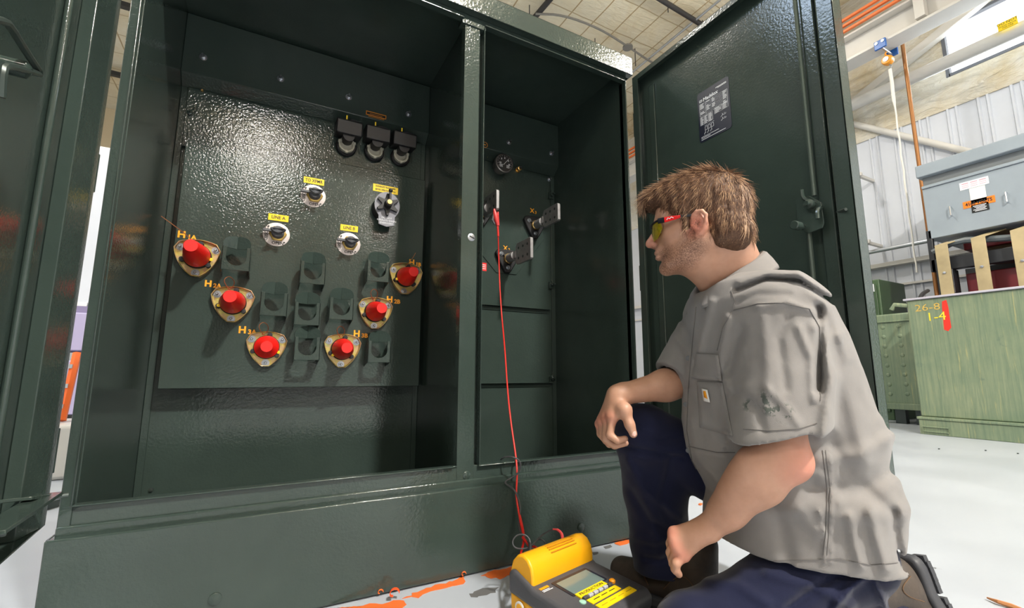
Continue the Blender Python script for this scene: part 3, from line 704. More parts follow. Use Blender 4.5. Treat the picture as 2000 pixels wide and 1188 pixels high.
# shelves (stiffener lips) of the right compartment, etched backing plate
for z in (0.886, 0.533):
    MB().box(0.60, 1.215, BACK-0.020, BACK, z-0.002, z+0.002).box(0.60, 1.215, BACK-0.004, BACK, z-0.02, z).build('stiffener_lip', 'green', tank, bevel=0.001)
pl = [at(u, v, 'y', BACK) for u, v in ((940, 405), (1055, 425), (1062, 468), (1008, 537), (969, 533), (940, 497))]
MB().prism([(p[0], p[2]) for p in pl], (0, BACK, 0), X_, Z_, (0, -0.0035, 0)).build('backing_plate', 'green', tank, bevel=0.001)
a, b = at(941, 513, 'y', BACK), at(950, 530, 'y', BACK)
dl = MB().box(a[0]-0.02, b[0], BACK-0.0015, BACK-0.0001, b[2], a[2]).build('warning_label', 'redlabel', tank, bevel=0)
for k in range(3):
    MB().box(a[0]-0.015, b[0]-0.004, BACK-0.0022, BACK-0.0015, a[2]-0.012-0.009*k, a[2]-0.009-0.009*k).build('print', 'white_ink', tank)

# ---------------------------------------------------------------- bushings with red caps
def tri_out(r, n=9, bulge=0.23, cut=0.10):
    """rounded triangle pointing down"""
    c_ = [np.array((math.cos(R(a)), math.sin(R(a))))*r for a in (150, 30, -90)]
    pts = []
    for i in range(3):
        a_, b_ = c_[i], c_[(i+1) % 3]; m_ = (a_+b_)/2; out = m_/np.linalg.norm(m_)
        for k in range(n):
            t = cut+(1-2*cut)*k/(n-1); base_ = a_*(1-t)+b_*t; pts.append(tuple(base_+out*bulge*r*4*t*(1-t)*1.0))
    return pts
def bushing(cu, cv, tu, tv, studs, label, wire=0, dots=(20,)):
    st = [at(u, v, 'y', PAN-0.012) for u, v in studs]
    c_ = sum(st)/3; rs = sum(np.linalg.norm(s-c_) for s in st)/3
    tip_off = None
    fl = MB(); ro = rs*1.37
    pts = tri_out(ro, 10); inn = [(x*0.955, z*0.955) for x, z in pts]
    fl.prism(pts, (c_[0], PAN-0.004, c_[2]), X_, Z_, (0, 0.004, 0))
    n_ = len(pts)
    o1 = [(c_[0]+x, PAN-0.004, c_[2]+z) for x, z in pts]; o2 = [(c_[0]+x, PAN-0.020, c_[2]+z) for x, z in pts]
    i2 = [(c_[0]+x, PAN-0.020, c_[2]+z) for x, z in inn]; i1 = [(c_[0]+x*0.985, PAN-0.0045, c_[2]+z*0.985) for x, z in inn]
    fl.rings([o1, o2, i2, i1], cap=False)
    f_ = hang(fl.build('bushing', 'zincgold', None, 0.0012), cab); f_['label'] = label
    for s in st:
        s_ = MB(); s_.lathe([(0.0125, 0), (0.0125, 0.002), (0.008, 0.002), (0.008, 0.009), (0.0045, 0.009), (0.0045, 0.016), (0.003, 0.018)], (s[0], PAN-0.004, s[2]), (0, -1, 0), 12)
        s_.build('stud_nut', 'steel', f_)
    MB().lathe([(0.0405, 0), (0.0405, 0.012), (0.038, 0.02), (0.001, 0.02)], (c_[0], PAN-0.002, c_[2]), (0, -1, 0), 32).build('collar', 'rubber', f_)
    for a_ in (80, 200, 320): MB().lathe([(0.008, 0), (0.008, 0.018), (0.001, 0.019)], (c_[0]+0.043*math.cos(R(a_)), PAN-0.004, c_[2]+0.043*math.sin(R(a_))), (0, -1, 0), 10).build('collar_tab', 'rubber', f_)
    # length of the cap from where its tip shows
    best = min(np.linspace(0.04, 0.2, 81), key=lambda L: (px((c_[0], PAN-0.02-L, c_[2]))[0]-tu)**2+(px((c_[0], PAN-0.02-L, c_[2]))[1]-tv)**2)
    L = best
    MB().lathe([(0.0375, 0), (0.0385, 0.004), (0.0375, 0.008), (0.0345, 0.25*L), (0.0195, L-0.002), (0.0182, L), (0.001, L)], (c_[0], PAN-0.02, c_[2]), (0, -1, 0), 36).build('dust_cap', 'redcap', f_)
    for a_ in dots:
        MB().lathe([(0.0052, 0), (0.0052, 0.003), (0.001, 0.0034)], (c_[0]+0.041*math.cos(R(a_)), PAN-0.022, c_[2]+0.041*math.sin(R(a_))), (0, -1, 0), 12).build('index_dot', 'yellow_tape', f_)
    w0 = np.array((c_[0]-0.01, PAN-0.03, c_[2]+0.04))
    if wire == 1: pts_ = [w0, w0+(-0.02, -0.02, 0.02), w0+(-0.06, -0.045, 0.045), w0+(-0.085, -0.05, 0.062)]
    elif wire == 2: pts_ = [w0, w0+(-0.012, -0.01, 0.012), w0+(-0.02, -0.02, 0.03), w0+(-0.005, -0.02, 0.045), w0+(0.012, -0.01, 0.03), w0+(0.008, 0, 0.01), w0+(-0.008, 0, 0.0)]
    else: pts_ = [w0, w0+(0.01, -0.01, 0.012), w0+(0.024, -0.02, 0.03), w0+(0.036, -0.02, 0.055)]
    MB().tube(pts_, 0.0013, 5, 2).build('bond_wire', 'copper', f_)
    return f_, c_, rs, L
BUSH = [
 (390, 495, 367, 482.6, [(352, 481), (421, 489), (381, 532.6)], 'red capped bushing at the upper left, marked H1A', 1, (-12,)),
 (454, 589, 442.5, 582, [(424, 574), (488, 577), (451, 622.7)], 'red capped bushing second down on the left, marked H2A', 2, (200,)),
 (520, 679, 515.4, 678, [(491.4, 662), (551.4, 664), (518.4, 709)], 'red capped bushing lowest on the left, marked H3A', 2, (-25,)),
 (795, 540, 809, 532, [(769.5, 526.6), (817.5, 529), (789.6, 568.6)], 'red capped bushing at the upper right, marked H1B', 3, (200,)),
 (736, 608, 746, 602, [(708.6, 594), (759, 596.5), (731, 636.4)], 'red capped bushing second down on the right, marked H2B', 2, ()),
 (670, 683, 678.6, 682, [(643, 666), (696.6, 668.5), (666, 712)], 'red capped bushing lowest on the right, marked H3B', 2, (215,))]
for b_ in BUSH: bushing(*b_)
def panel_text(big, small, u0, v0, u1, v1, y, parent, font_off=0.0012):
    a_, b_ = at(u0, v0, 'y', y-0.0006), at(u1, v1, 'y', y-0.0006); h = (a_[2]-b_[2])
    text(big, (a_[0], y-0.0007, (a_[2]+b_[2])/2), X_, Z_, h*1.38, 'orange_ink', parent, align='LEFT', bold=font_off)
    wbig = h*1.22 if big == 'H' else h*1.16
    if small: text(small, (a_[0]+wbig, y-0.0007, b_[2]+h*0.26), X_, Z_, h*0.92, 'orange_ink', parent, align='LEFT', bold=font_off*0.7)
for big, small, u0, v0, u1, v1 in (('H', '1A', 347, 451, 362, 466), ('H', '2A', 400, 548, 414, 561), ('H', '3A', 466, 638, 479, 652),
        ('H', '1B', 799, 507, 810, 519), ('H', '2B', 755, 579, 766, 592), ('H', '3B', 690.5, 646, 703, 659)):
    panel_text(big, small, u0, v0, u1, v1, PAN, panel)
for big, small, u0, v0, u1, v1 in (('X', '2', 983, 480, 990, 490), ('X', '3', 1035.5, 407, 1042, 417)):
    panel_text(big, small, u0, v0, u1, v1, BACK-0.004, tank, 0.0007)

# ---------------------------------------------------------------- parking stands
def stand(u, v, label):
    """folded bracket: tall back plate with a round top, two cheeks, a front plate with a U notch"""
    F = PAN-0.072; c_ = at(u, v, 'y', F); w_ = 0.0415; x = c_[0]; z0 = c_[2]-0.040; t_ = 0.003; H_ = 0.080
    mb = MB()
    # plate folded to a V in plan, rounded on top
    for s in (-1, 1):
        rs_ = []
        for k in range(9):
            q = k/8; zt_ = H_+0.010+0.030*math.sqrt(max(0, 1-(1-q)**2.2)); px_, py_ = x+s*w_*(1-q), F+0.020*q
            rs_.append([(px_, py_, z0+H_-0.004), (px_, py_, z0+zt_), (px_, py_+t_, z0+zt_), (px_, py_+t_, z0+H_-0.004)])
        mb.rings(rs_)
    for s in (-1, 1):
        mb.prism([(0, 0), (0.072, -0.014), (0.072, 0.060), (0.040, H_), (0.0, H_+0.010)], (x+s*w_-(t_ if s > 0 else 0), F, z0), (0, 1, 0), (0, 0, 1), (t_, 0, 0))
    r_ = 0.0290; U = [(r_*math.cos(R(a)), 0.045+r_*math.sin(R(a))) for a in range(0, -181, -15)]
    # the notched front as a strip so that it stays planar and clean
    pts_out = []
    for k, p in enumerate(U):
        a_ = math.atan2(p[1]-0.048, p[0]); cx_, sy_ = math.cos(a_), math.sin(a_); m_ = max(abs(cx_)/w_, abs(sy_)/0.048 if sy_ < 0 else 0)
        pts_out.append((cx_/m_, 0.048+sy_/m_))
    inner = [(r_, H_)]+U+[(-r_, H_)]; outr = [(w_, H_)]+pts_out+[(-w_, H_)]
    rs = []
    for (ix, iz), (ox, oz) in zip(inner, outr):
        rs.append([(x+ix, F, z0+iz), (x+ox, F, z0+oz), (x+ox, F+t_, z0+oz), (x+ix, F+t_, z0+iz)])
    mb.rings(rs)
    o = hang(mb.build('parking_stand', 'green', None, 0.0008), cab); o['label'] = label
    return o
for u, v, lab in ((461, 505, 'green parking bracket beside the upper left bushing'), (611, 533, 'green parking bracket at the top centre of the panel'),
                  (739, 530, 'green parking bracket beside the upper right bushing'), (535, 594, 'green parking bracket left of the centre one'),
                  (600, 613, 'green parking bracket in the centre of the group'), (667, 603, 'green parking bracket right of the centre one'),
                  (600, 681, 'green parking bracket lowest in the centre'), (741, 687, 'green parking bracket at the lower right of the panel')):
    stand(u, v, lab)

# ---------------------------------------------------------------- labels and switches on the panel
def tape(u0, v0, u1, v1, lines, size, y=PAN, parent=None, bold=0.0004):
    a_, b_ = at(u0, v0, 'y', y-0.001), at(u1, v1, 'y', y-0.001)
    o = MB().box(a_[0], b_[0], y-0.0012, y, b_[2], a_[2]).build('yellow_label', 'yellow_tape', parent)
    h = a_[2]-b_[2]
    for k, l in enumerate(lines):
        zc_ = (a_[2]+b_[2])/2+h*0.42*((len(lines)-1)/2-k)
        text(l, ((a_[0]+b_[0])/2, y-0.0014, zc_), X_, Z_, size*h, 'ink', parent, sx=min(1.3, (b_[0]-a_[0])*0.86/(len(l)*size*h*0.60)), bold=bold)
def tape2(cu, cv, w_px, h, lines, size):
    c_ = at(cu, cv, 'y', PAN-0.001); e0, e1 = at(cu-w_px/2, cv, 'y', PAN-.001), at(cu+w_px/2, cv, 'y', PAN-.001)
    a_ = (e0[0], c_[2]+h/2); b_ = (e1[0], c_[2]-h/2)
    MB().box(a_[0], b_[0], PAN-0.0012, PAN, b_[1], a_[1]).build('yellow_label', 'yellow_tape', panel)
    for k, l in enumerate(lines):
        zc_ = c_[2]+h*0.44*((len(lines)-1)/2-k)
        text(l, (c_[0], PAN-0.0014, zc_), X_, Z_, size, 'ink', panel, sx=(b_[0]-a_[0])*0.84/(len(l)*size*0.60), bold=0.0003)
tape2(613.2, 353.8, 40.5, 0.024, ['TO XFMR'], 0.0165); tape2(543.8, 425.5, 40, 0.024, ['LINE A'], 0.0165); tape2(682, 446, 34.5, 0.024, ['LINE B'], 0.0165)
tape2(753, 369.7, 49, 0.030, ['DE-ENERGIZE TRANSFORMER', 'BEFORE OPERATING SWITCH'], 0.0105)
def switch(cu, cv, rpx, ku, kv, label, knob='greyknob', bright=False):
    c_ = at(cu, cv, 'y', PAN-0.002); r_ = (at(cu+rpx, cv, 'y', PAN-0.002)[0]-at(cu-rpx, cv, 'y', PAN-0.002)[0])/2
    o = hang(MB().lathe([(r_, 0), (r_, 0.0018), (r_-0.001, 0.0022), (0.001, 0.0022)], (c_[0], PAN, c_[2]), (0, -1, 0), 48).build('selector_switch', 'disc', None), cab); o['label'] = label
    Y = PAN-0.0026
    up = -X_*0 + Z_
    text('CLOSED', (c_[0]-r_*0.76, Y, c_[2]+r_*0.02), Z_*-1, X_, r_*0.34, 'ink', o, bold=0.0003)
    text('OPEN', (c_[0]+r_*0.14, Y, c_[2]-r_*0.74), X_, Z_, r_*0.34, 'ink', o, bold=0.0003)
    for dx, dz in ((-0.62, 0.62), (0.62, -0.62)):
        MB().lathe([(0.0028, 0), (0.0028, 0.0006), (0.0005, 0.0006)], (c_[0]+r_*dx, PAN-0.0022, c_[2]+r_*dz), (0, -1, 0), 10).build('rivet_hole', 'ink', o)
    MB().box(c_[0]-r_*0.32, c_[0]-r_*0.12, Y-0.0002, Y+0.0002, c_[2]-r_*0.22, c_[2]-r_*0.06).build('print', 'ink', o)
    # hexagonal brass nut, hub and ears of the knob
    MB().lathe([(0.029, 0), (0.029, 0.009), (0.026, 0.011), (0.001, 0.011)], (c_[0]+0.004, PAN-0.002, c_[2]+0.002), (0, -1, 0), 6).build('nut', simple('painted_brass', (0.62, 0.42, 0.12), 0.35, 0.7), o)
    kb = MB(); kx, kz = c_[0]+0.004, c_[2]+0.002
    kb.lathe([(0.021, 0.010), (0.021, 0.026), (0.017, 0.030), (0.020, 0.034), (0.020, 0.040), (0.001, 0.040)], (kx, PAN, kz), (0, -1, 0), 28)
    rr = [[(kx+math.cos(a)*(0.024+s), PAN-0.040-0.018*abs(math.cos(a))**1.5-d, kz+math.sin(a)*(0.0095+s)) for a in np.linspace(0, 2*math.pi, 29)[:-1]] for s, d in ((0, 0), (0.001, 0.010), (-0.002, 0.014), (-0.006, 0.010), (-0.007, 0.0))]
    kb.rings(rr)
    kb.build('knob', knob, o, bevel=0.0008)
    MB().obox((kx-0.030, PAN-0.018, kz+0.006), (0.018, 0, 0), (0, 0.006, 0), (0, 0, 0.0045)).build('pointer', knob, o, bevel=0.001)
switch(612, 383, 24.8, 0, 0, 'round selector switch plate under the label TO XFMR')
switch(540, 458, 26.8, 0, 0, 'round selector switch plate under the label LINE A')
switch(680.5, 476.6, 23.7, 0, 0, 'round selector switch plate under the label LINE B')

# tap changer: grey plate on a black drum with a star knob
c_ = at(756, 404, 'y', PAN-0.045)
tp = hang(MB().lathe([(0.052, 0), (0.050, 0.045), (0.001, 0.045)], (c_[0], PAN, c_[2]), (0, -1, 0), 32).build('tap_changer', 'rubber', None), cab)
tp['label'] = 'black tap changer with a grey lettered plate and star knob'
M['tapgrey'] = simple('grey_tap_plate', (0.22, 0.22, 0.25), 0.45)
pts = [(0.062*math.cos(R(a)), 0.062*math.sin(R(a))+0.006) for a in range(-40, 221, 10)]+[(-0.040, -0.045), (-0.038, -0.085), (0, -0.094), (0.038, -0.085), (0.040, -0.045)]
pts = [(x*0.80, z*0.88) for x, z in pts]
MB().prism(pts, (c_[0], PAN-0.048, c_[2]), X_, Z_, (0, 0.003, 0)).build('index_plate', 'tapgrey', tp)
for k, l in enumerate(('DO NOT', 'OPERATE WHEN', 'ENERGIZED')):
    text(l, (c_[0], PAN-0.0485, c_[2]-0.048-0.0105*k), X_, Z_, 0.010, 'white_ink', tp)
st = []
for k in range(12):
    a_ = R(90+30*k); r_ = 0.045 if k % 2 == 0 else 0.024
    st += [(r_*math.cos(a_-0.10), r_*math.sin(a_-0.10)), (r_*math.cos(a_+0.10), r_*math.sin(a_+0.10))]
MB().prism(st, (c_[0], PAN-0.049, c_[2]+0.006), X_, Z_, (0, -0.010, 0)).build('star_knob', 'black', tp, bevel=0.001)
MB().cyl((c_[0], PAN-0.05, c_[2]+0.006), (c_[0], PAN-0.085, c_[2]+0.006), 0.016, 0.014).build('spindle', 'black', tp, bevel=0.001)
MB().cyl((c_[0], PAN-0.083, c_[2]+0.006), (c_[0], PAN-0.090, c_[2]+0.006), 0.009).build('locking_screw', 'brass', tp)
MB().obox((c_[0]+0.004, PAN-0.075, c_[2]+0.035), (0.004, 0, 0), (0, 0.006, 0), (0, 0, 0.022)).build('lever', 'black', tp, bevel=0.001)
MB().ball((c_[0]+0.004, PAN-0.078, c_[2]+0.056), 0.008).build('lever_ball', 'black', tp)

# bayonet fuse holders: black hood, ivory ring, yellow tie
for u, v, lab in ((677, 284, 'left'), (732, 295, 'middle'), (783, 305, 'right')):
    Yp = BACK-0.016; c_ = at(u, v, 'y', Yp-0.02)
    f_ = hang(MB().lathe([(0.040, 0), (0.040, 0.012), (0.036, 0.016), (0.001, 0.016)], (c_[0], Yp, c_[2]), (0, -1, 0), 32).build('fuse_holder', 'black', None), cab)
    f_['label'] = lab+' of three black hooded fuse holders with ivory rings'
    MB().lathe([(0.031, 0.010), (0.031, 0.030), (0.028, 0.032), (0.022, 0.028), (0.022, 0.018), (0.001, 0.018)], (c_[0], Yp, c_[2]), (0, -1, 0), 32).build('ivory_ring', 'ivory', f_)
    for a_ in (20, 160, 270): MB().obox((c_[0]+0.030*math.cos(R(a_)), Yp-0.026, c_[2]+0.030*math.sin(R(a_))), (0.005, 0, 0), (0, 0.006, 0), (0, 0, 0.005)).build('ring_lug', 'ivory', f_, bevel=0.001)
    hb = MB(); zc = c_[2]+0.022
    hb.prism([(0, 0.010), (-0.085, -0.006), (-0.090, 0.050), (-0.082, 0.056), (0, 0.068)], (c_[0]-0.0485, Yp, zc), (0, 1, 0), (0, 0, 1), (0.097, 0, 0))
    hb.build('hood', 'black', f_, bevel=0.004)
    MB().cyl((c_[0], Yp-0.02, zc), (c_[0], Yp-0.075, zc-0.006), 0.022).build('handle_stem', 'black', f_)
    MB().obox((c_[0]-0.010, Yp-0.060, zc+0.072), (0.0025, 0, 0), (0, 0.001, 0), (0, 0, 0.012)).build('yellow_tie', 'yellow_tape', f_)
    MB().tube([(c_[0]-0.012, Yp-0.05, zc+0.06), (c_[0]+0.01, Yp-0.06, zc+0.071), (c_[0]+0.028, Yp-0.055, zc+0.072), (c_[0]+0.044, Yp-0.05, zc+0.070), (c_[0]+0.05, Yp-0.045, zc+0.05)], 0.0035, 6, 2).build('lanyard', 'rubber', f_)

# ---------------------------------------------------------------- right compartment: gauge, valves, spades
Yg = BACK; c_ = at(985.5, 318.5, 'y', Yg-0.055); rg = 0.047
gg = hang(MB().lathe([(0.036, 0), (0.036, 0.030), (rg, 0.036), (rg, 0.055), (rg-0.004, 0.058), (rg-0.005, 0.054), (0.001, 0.054)], (c_[0], Yg, c_[2]), (0, -1, 0), 40).build('level_gauge', simple('gauge_bezel', (0.30, 0.28, 0.27), 0.35, 0.8), None), cab)
gg['label'] = 'round black dial gauge with a needle and grey bezel'
MB().lathe([(rg-0.006, 0.0545), (rg-0.006, 0.0550), (0.001, 0.0550)], (c_[0], Yg, c_[2]), (0, -1, 0), 40).build('dial', 'ink', gg)
Yd = Yg-0.0556
for k in range(13):
    a_ = R(210-20*k); r1, r2 = rg*0.80, rg*(0.68 if k % 3 == 0 else 0.74)
    u_ = np.array((math.cos(a_), 0, math.sin(a_)))
    MB().tube([np.array((c_[0], Yd, c_[2]))+u_*r1, np.array((c_[0], Yd, c_[2]))+u_*r2], 0.0005, 4).build('tick', 'white_ink', gg)
for l, a_ in (('-10', 185), ('5', 130), ('0', 88), ('5', 35), ('10', -10)):
    text(l, (c_[0]+rg*0.52*math.cos(R(a_)), Yd, c_[2]+rg*0.52*math.sin(R(a_))), X_, Z_, 0.0105, 'white_ink', gg, bold=0.0003)
MB().tube([(c_[0]-0.006, Yd-0.001, c_[2]-0.010), (c_[0]+0.020, Yd-0.001, c_[2]+0.022)], 0.0009, 5).build('needle', 'white_ink', gg)
for sx_ in (-1, 1):
    for k in range(4):
        MB().box(c_[0]+sx_*0.018-0.008, c_[0]+sx_*0.018+0.008, Yd-0.0003, Yd+0.0002, c_[2]-0.010-0.004*k, c_[2]-0.0085-0.004*k).build('print', 'white_ink', gg)
c_ = at(1014, 330, 'y', BACK-0.02)
MB().lathe([(0.013, 0), (0.013, 0.008), (0.009, 0.008), (0.009, 0.02), (0.011, 0.02), (0.011, 0.028), (0.001, 0.03)], (c_[0], BACK, c_[2]), (0, -1, 0), 10).build('relief_valve', 'brass', tank)
MB().ball((c_[0]+0.001, BACK-0.034, c_[2]+0.002), 0.006).build('valve_button', 'black', tank)

def secondary(studs, corners, label):
    """black triangular clamp, porcelain stub and a tinned six-hole spade standing edge-on"""
    st = [at(u, v, 'y', BACK-0.02) for u, v in studs]
    third = st[1]+(st[0]-st[1])*np.array((-1, 1, 1)); tri = [st[0], st[1], third]
    c_ = sum(tri)/3; ro = np.linalg.norm(st[0]-c_)*1.95
    pts = tri_out(ro, 6, 0.07, 0.12)
    f_ = hang(MB().prism(pts, (c_[0], BACK-0.022, c_[2]), X_, Z_, (0, 0.022, 0)).build('secondary_terminal', 'black', None, 0.004), cab); f_['label'] = label
    for s in tri:
        MB().lathe([(0.011, 0), (0.011, 0.003), (0.007, 0.003), (0.007, 0.010), (0.001, 0.010)], (s[0], BACK-0.021, s[2]), (0, -1, 0), 8).build('clamp_nut', 'steel', f_)
    for k in range(3):
        a_ = R(90+120*k+60); MB().obox((c_[0]+0.02*math.cos(a_), BACK-0.025, c_[2]+0.02*math.sin(a_)), (0.012*math.cos(a_), 0, 0.012*math.sin(a_)), (0, 0.004, 0), (-0.002*math.sin(a_), 0, 0.002*math.cos(a_))).build('rib', 'black', f_)
    x = c_[0]
    MB().lathe([(0.024, 0.02), (0.024, 0.034), (0.0215, 0.036), (0.001, 0.036)], (x, BACK, c_[2]), (0, -1, 0), 20).build('brass_nut', 'brass', f_)
    MB().cyl((x, BACK-0.03, c_[2]), (x, BACK-0.09, c_[2]), 0.021).build('stub', 'tinned', f_, bevel=0.002)
    # spade size from the photographed corners on the plane x
    q = [at(u, v, 'x', x) for u, v in corners]
    ys = sorted((p[1] for p in q)); y0, y1 = (ys[0]+ys[1])/2, (ys[2]+ys[3])/2; zs = sorted(p[2] for p in q); z0, z1 = (zs[0]+zs[1])/2, (zs[2]+zs[3])/2
    return f_, x, c_, y0, y1, z0, z1
SPADES = []
for studs, corners, label in (
    ([(979, 495.6), (991.8, 523)], [(1007.5, 476), (1037.8, 465), (1040, 505), (1011, 517.5)], 'terminal with a six hole spade marked X2, lowest of three'),
    ([(1033, 430.7), (1045.4, 456.3)], [(1060.5, 416.4), (1090, 394.5), (1094, 427.4), (1063.9, 447.6)], 'terminal with a six hole spade marked X3, rightmost of three'),
    ([(928, 405), (941, 432)], [(947, 392), (970.4, 368.4), (974.6, 408.8), (947, 425.7)], 'terminal with a red clip on its spade behind the mullion')):
    f_, x, c_, y0, y1, z0, z1 = secondary(studs, corners, label)
    SPADES.append((x, y0, y1, z0, z1, c_))
    zc_ = (z0+z1)/2
    w_, h_ = y1-y0, z1-z0
    mb = MB(); r_ = 0.006
    outline = [(y0, z0+r_), (y0+r_, z0), (y1-0.012, z0), (y1, z0+0.016), (y1, z1-0.016), (y1-0.012, z1), (y0+r_, z1), (y0, z1-r_)]
    mb.prism(outline, (x-0.007, 0, 0), Y_, Z_, (0.014, 0, 0))
    mb.build('spade', 'tinned', f_, bevel=0.0015)
    MB().box(x-0.010, x+0.010, y1-0.005, BACK-0.085, zc_-0.018, zc_+0.018).build('neck', 'tinned', f_, bevel=0.004)
    for i in range(3):
        for j in (-1, 1):
            yy_ = y0+w_*(0.20+0.29*i); zz_ = zc_+j*h_*0.24
            MB().lathe([(0.0062, 0), (0.0062, 0.0006), (0.0005, 0.0006)], (x-0.0072, yy_, zz_), (-1, 0, 0), 16).build('spade_hole', 'darksteel', f_)
            MB().lathe([(0.0062, 0), (0.0062, 0.0006), (0.0005, 0.0006)], (x+0.0072, yy_, zz_), (1, 0, 0), 16).build('spade_hole', 'darksteel', f_)

# ---------------------------------------------------------------- doors
def door_xf(hx, hy, ang):
    """local x runs from the hinge to the free edge, local y points out of the door's inner face"""
    d = np.array((math.sin(R(ang)), -math.cos(R(ang)), 0)); return d
def door_matrix(h, d, nrm): return Matrix(((d[0], nrm[0], 0, h[0]), (d[1], nrm[1], 0, h[1]), (0, 0, 1, 0), (0, 0, 0, 1)))
# right door: hinge at the right post, leaf runs towards the viewer, inner face looks to -x
dR = np.array((0.0, -1.0, 0)); nR = np.array((-1.0, 0, 0))
XR = door_matrix((1.293, 1.285), dR, nR)
WD, DZ0, DZ1 = 0.742, 0.270, 1.790
def DR(): return MB(XR)
mb = DR(); mb.box(0, WD, -0.003, 0, DZ0, DZ1)
mb.box(0, 0.003, 0, 0.036, DZ0, DZ1); mb.box(0, WD, 0, 0.038, DZ1-0.003, DZ1); mb.box(0, WD, 0, 0.038, DZ0, DZ0+0.003); mb.box(WD-0.004, WD, -0.003, 0.038, DZ0, DZ1)
mb.box(0.0, 0.030, 0.036, 0.038, DZ0, DZ1-0.02); mb.box(WD-0.040, WD, 0.036, 0.038, DZ0, DZ1); mb.box(0, WD, 0.036, 0.038, DZ1-0.022, DZ1)
mb.box(WD-0.042, WD-0.040, 0.012, 0.038, DZ0+0.01, DZ1-0.01)
doorR = hang(mb.build('right_door', 'green2', None, 0.0015), cab)
mb = DR(); mb.box(WD-0.095, WD-0.060, 0, 0.012, DZ0+0.02, DZ1-0.02); mb.box(0.055, 0.085, 0, 0.006, DZ0+0.02, DZ1-0.06)
mb.build('stiffener', 'green2', doorR, bevel=0.003)
def onR(u, v, off=0.0): return at(u, v, 'x', 1.293-off)
ya = onR(1560, 0, 0.02)[1]; yb = onR(1613, 620, 0.02)[1]
rod_z = onR(1595, 410, 0.02)[2]
def s_of(p): return 1.285-p[1]
s0 = s_of(onR(1566, 60, 0.02)); s1 = s_of(onR(1591, 380, 0.02)); s2 = s_of(onR(1583, 480, 0.02)); s3 = s_of(onR(1592, 530, 0.02))
mb = DR(); mb.tube([(s1, 0.02, DZ1-0.02), (s1, 0.02, rod_z+0.04)], 0.006, 8); mb.tube([(s2, 0.02, rod_z-0.04), (s2, 0.02, DZ0+0.03)], 0.006, 8)
mb.build('lock_rod', simple('rod_green', (0.10, 0.13, 0.11), 0.25, 0.3), doorR)
lc = [onR(1555, 391, 0.035), onR(1581, 383, 0.035), onR(1604, 395, 0.035), onR(1610, 435, 0.035), onR(1607, 445, 0.035), onR(1580, 456, 0.035), onR(1559, 448, 0.035)]
mb = DR(); mb.prism([(s_of(p), p[2]) for p in lc], (0, 0.033, 0), X_, Z_, (0, 0.004, 0)); mb.build('latch_plate', 'green2', doorR, bevel=0.001)
def boss(u, v, r_, l_, n=16, mat='green2', name='latch_pin'):
    p = onR(u, v, 0.04); DR().lathe([(r_, 0), (r_, l_), (r_*0.85, l_+0.002), (0.0008, l_+0.002)], (s_of(p), 0.0, p[2]), (0, 1, 0), n).build(name, mat, doorR)
p = onR(1583, 400, 0.04); DR().lathe([(0.013, 0), (0.013, 0.052), (0.006, 0.055), (0.006, 0.062), (0.001, 0.062)], (s_of(p), 0, p[2]), (0, 1, 0), 18).build('latch_pin', 'green2', doorR)
p = onR(1564, 443, 0.045); DR().lathe([(0.008, 0), (0.008, 0.052), (0.012, 0.053), (0.012, 0.075), (0.010, 0.077), (0.001, 0.077)], (s_of(p), 0, p[2]), (0, 1, 0), 18).build('latch_pin', 'green2', doorR)
p = onR(1572, 390, 0.045); s_ = s_of(p)
DR().tube([(s_-0.004, 0.048, p[2]+0.028), (s_-0.004, 0.048, p[2]+0.006), (s_+0.004, 0.04, p[2]-0.004), (s_+0.010, 0.035, p[2]-0.006)], 0.0055, 8, 1).build('rod_hook', 'green2', doorR)
p = onR(1597, 415, 0.045); s_ = s_of(p)
DR().tube([(s_+0.004, 0.035, p[2]+0.012), (s_, 0.046, p[2]+0.008), (s_, 0.048, p[2]-0.018)], 0.0055, 8, 1).build('rod_hook', 'green2', doorR)
p = onR(1641, 414, 0.03)
DR().tube([(s_of(p)-0.004, 0.032, p[2]), (s_of(p)+0.02, 0.045, p[2]-0.002)], [0.005, 0.007, 0.007, 0.004], 8).build('padlock_bolt', 'darksteel', doorR)
# nameplate with printing (lines stand in for the smallest print)
c4 = [at(u, v, 'x', 1.2925) for u, v in ((1360, 184), (1423, 150), (1430, 250), (1369, 279))]
sy0, sy1 = s_of((c4[0]+c4[3])/2), s_of((c4[1]+c4[2])/2); zt_, zb_ = (c4[0][2]+c4[1][2])/2, (c4[2][2]+c4[3][2])/2
NW, NH = sy1-sy0, zt_-zb_; nc = ((sy0+sy1)/2, (zt_+zb_)/2)
DR().prism(rounded(NW, NH, 0.010), (nc[0], 0.0002, nc[1]), X_, Z_, (0, 0.0012, 0)).build('nameplate', 'navyplate', doorR)
def np_line(x0, z0, x1, z1, t=0.0007):
    a_ = np.array((sy0+x0*NW, 0.0017, zt_-z0*NH)); b_ = np.array((sy0+x1*NW, 0.0017, zt_-z1*NH)); d_ = b_-a_; L_ = np.linalg.norm(d_)+1e-9
    n_ = np.array((-d_[2], 0, d_[0]))/L_*t*0.7; nmb.obox((a_+b_)/2, d_/2, n_, (0, 0.0002, 0))
nmb = DR(); rnd = random.Random(3)
for k in range(10): np_line(0.06, 0.235+k*0.027, 0.94, 0.235+k*0.027, 0.0004)
for x in (0.06, 0.26, 0.94): np_line(x, 0.235, x, 0.478, 0.0004)
for k in range(7): np_line(0.06, 0.50+0.027*k, 0.46, 0.50+0.027*k, 0.0004)
for x in (0.06, 0.18, 0.32, 0.46): np_line(x, 0.50, x, 0.662, 0.0004)
for k in range(5): np_line(0.52, 0.47+0.027*k, 0.94, 0.47+0.027*k, 0.0004)
for x in (0.52, 0.76, 0.94): np_line(x, 0.47, x, 0.578, 0.0004)
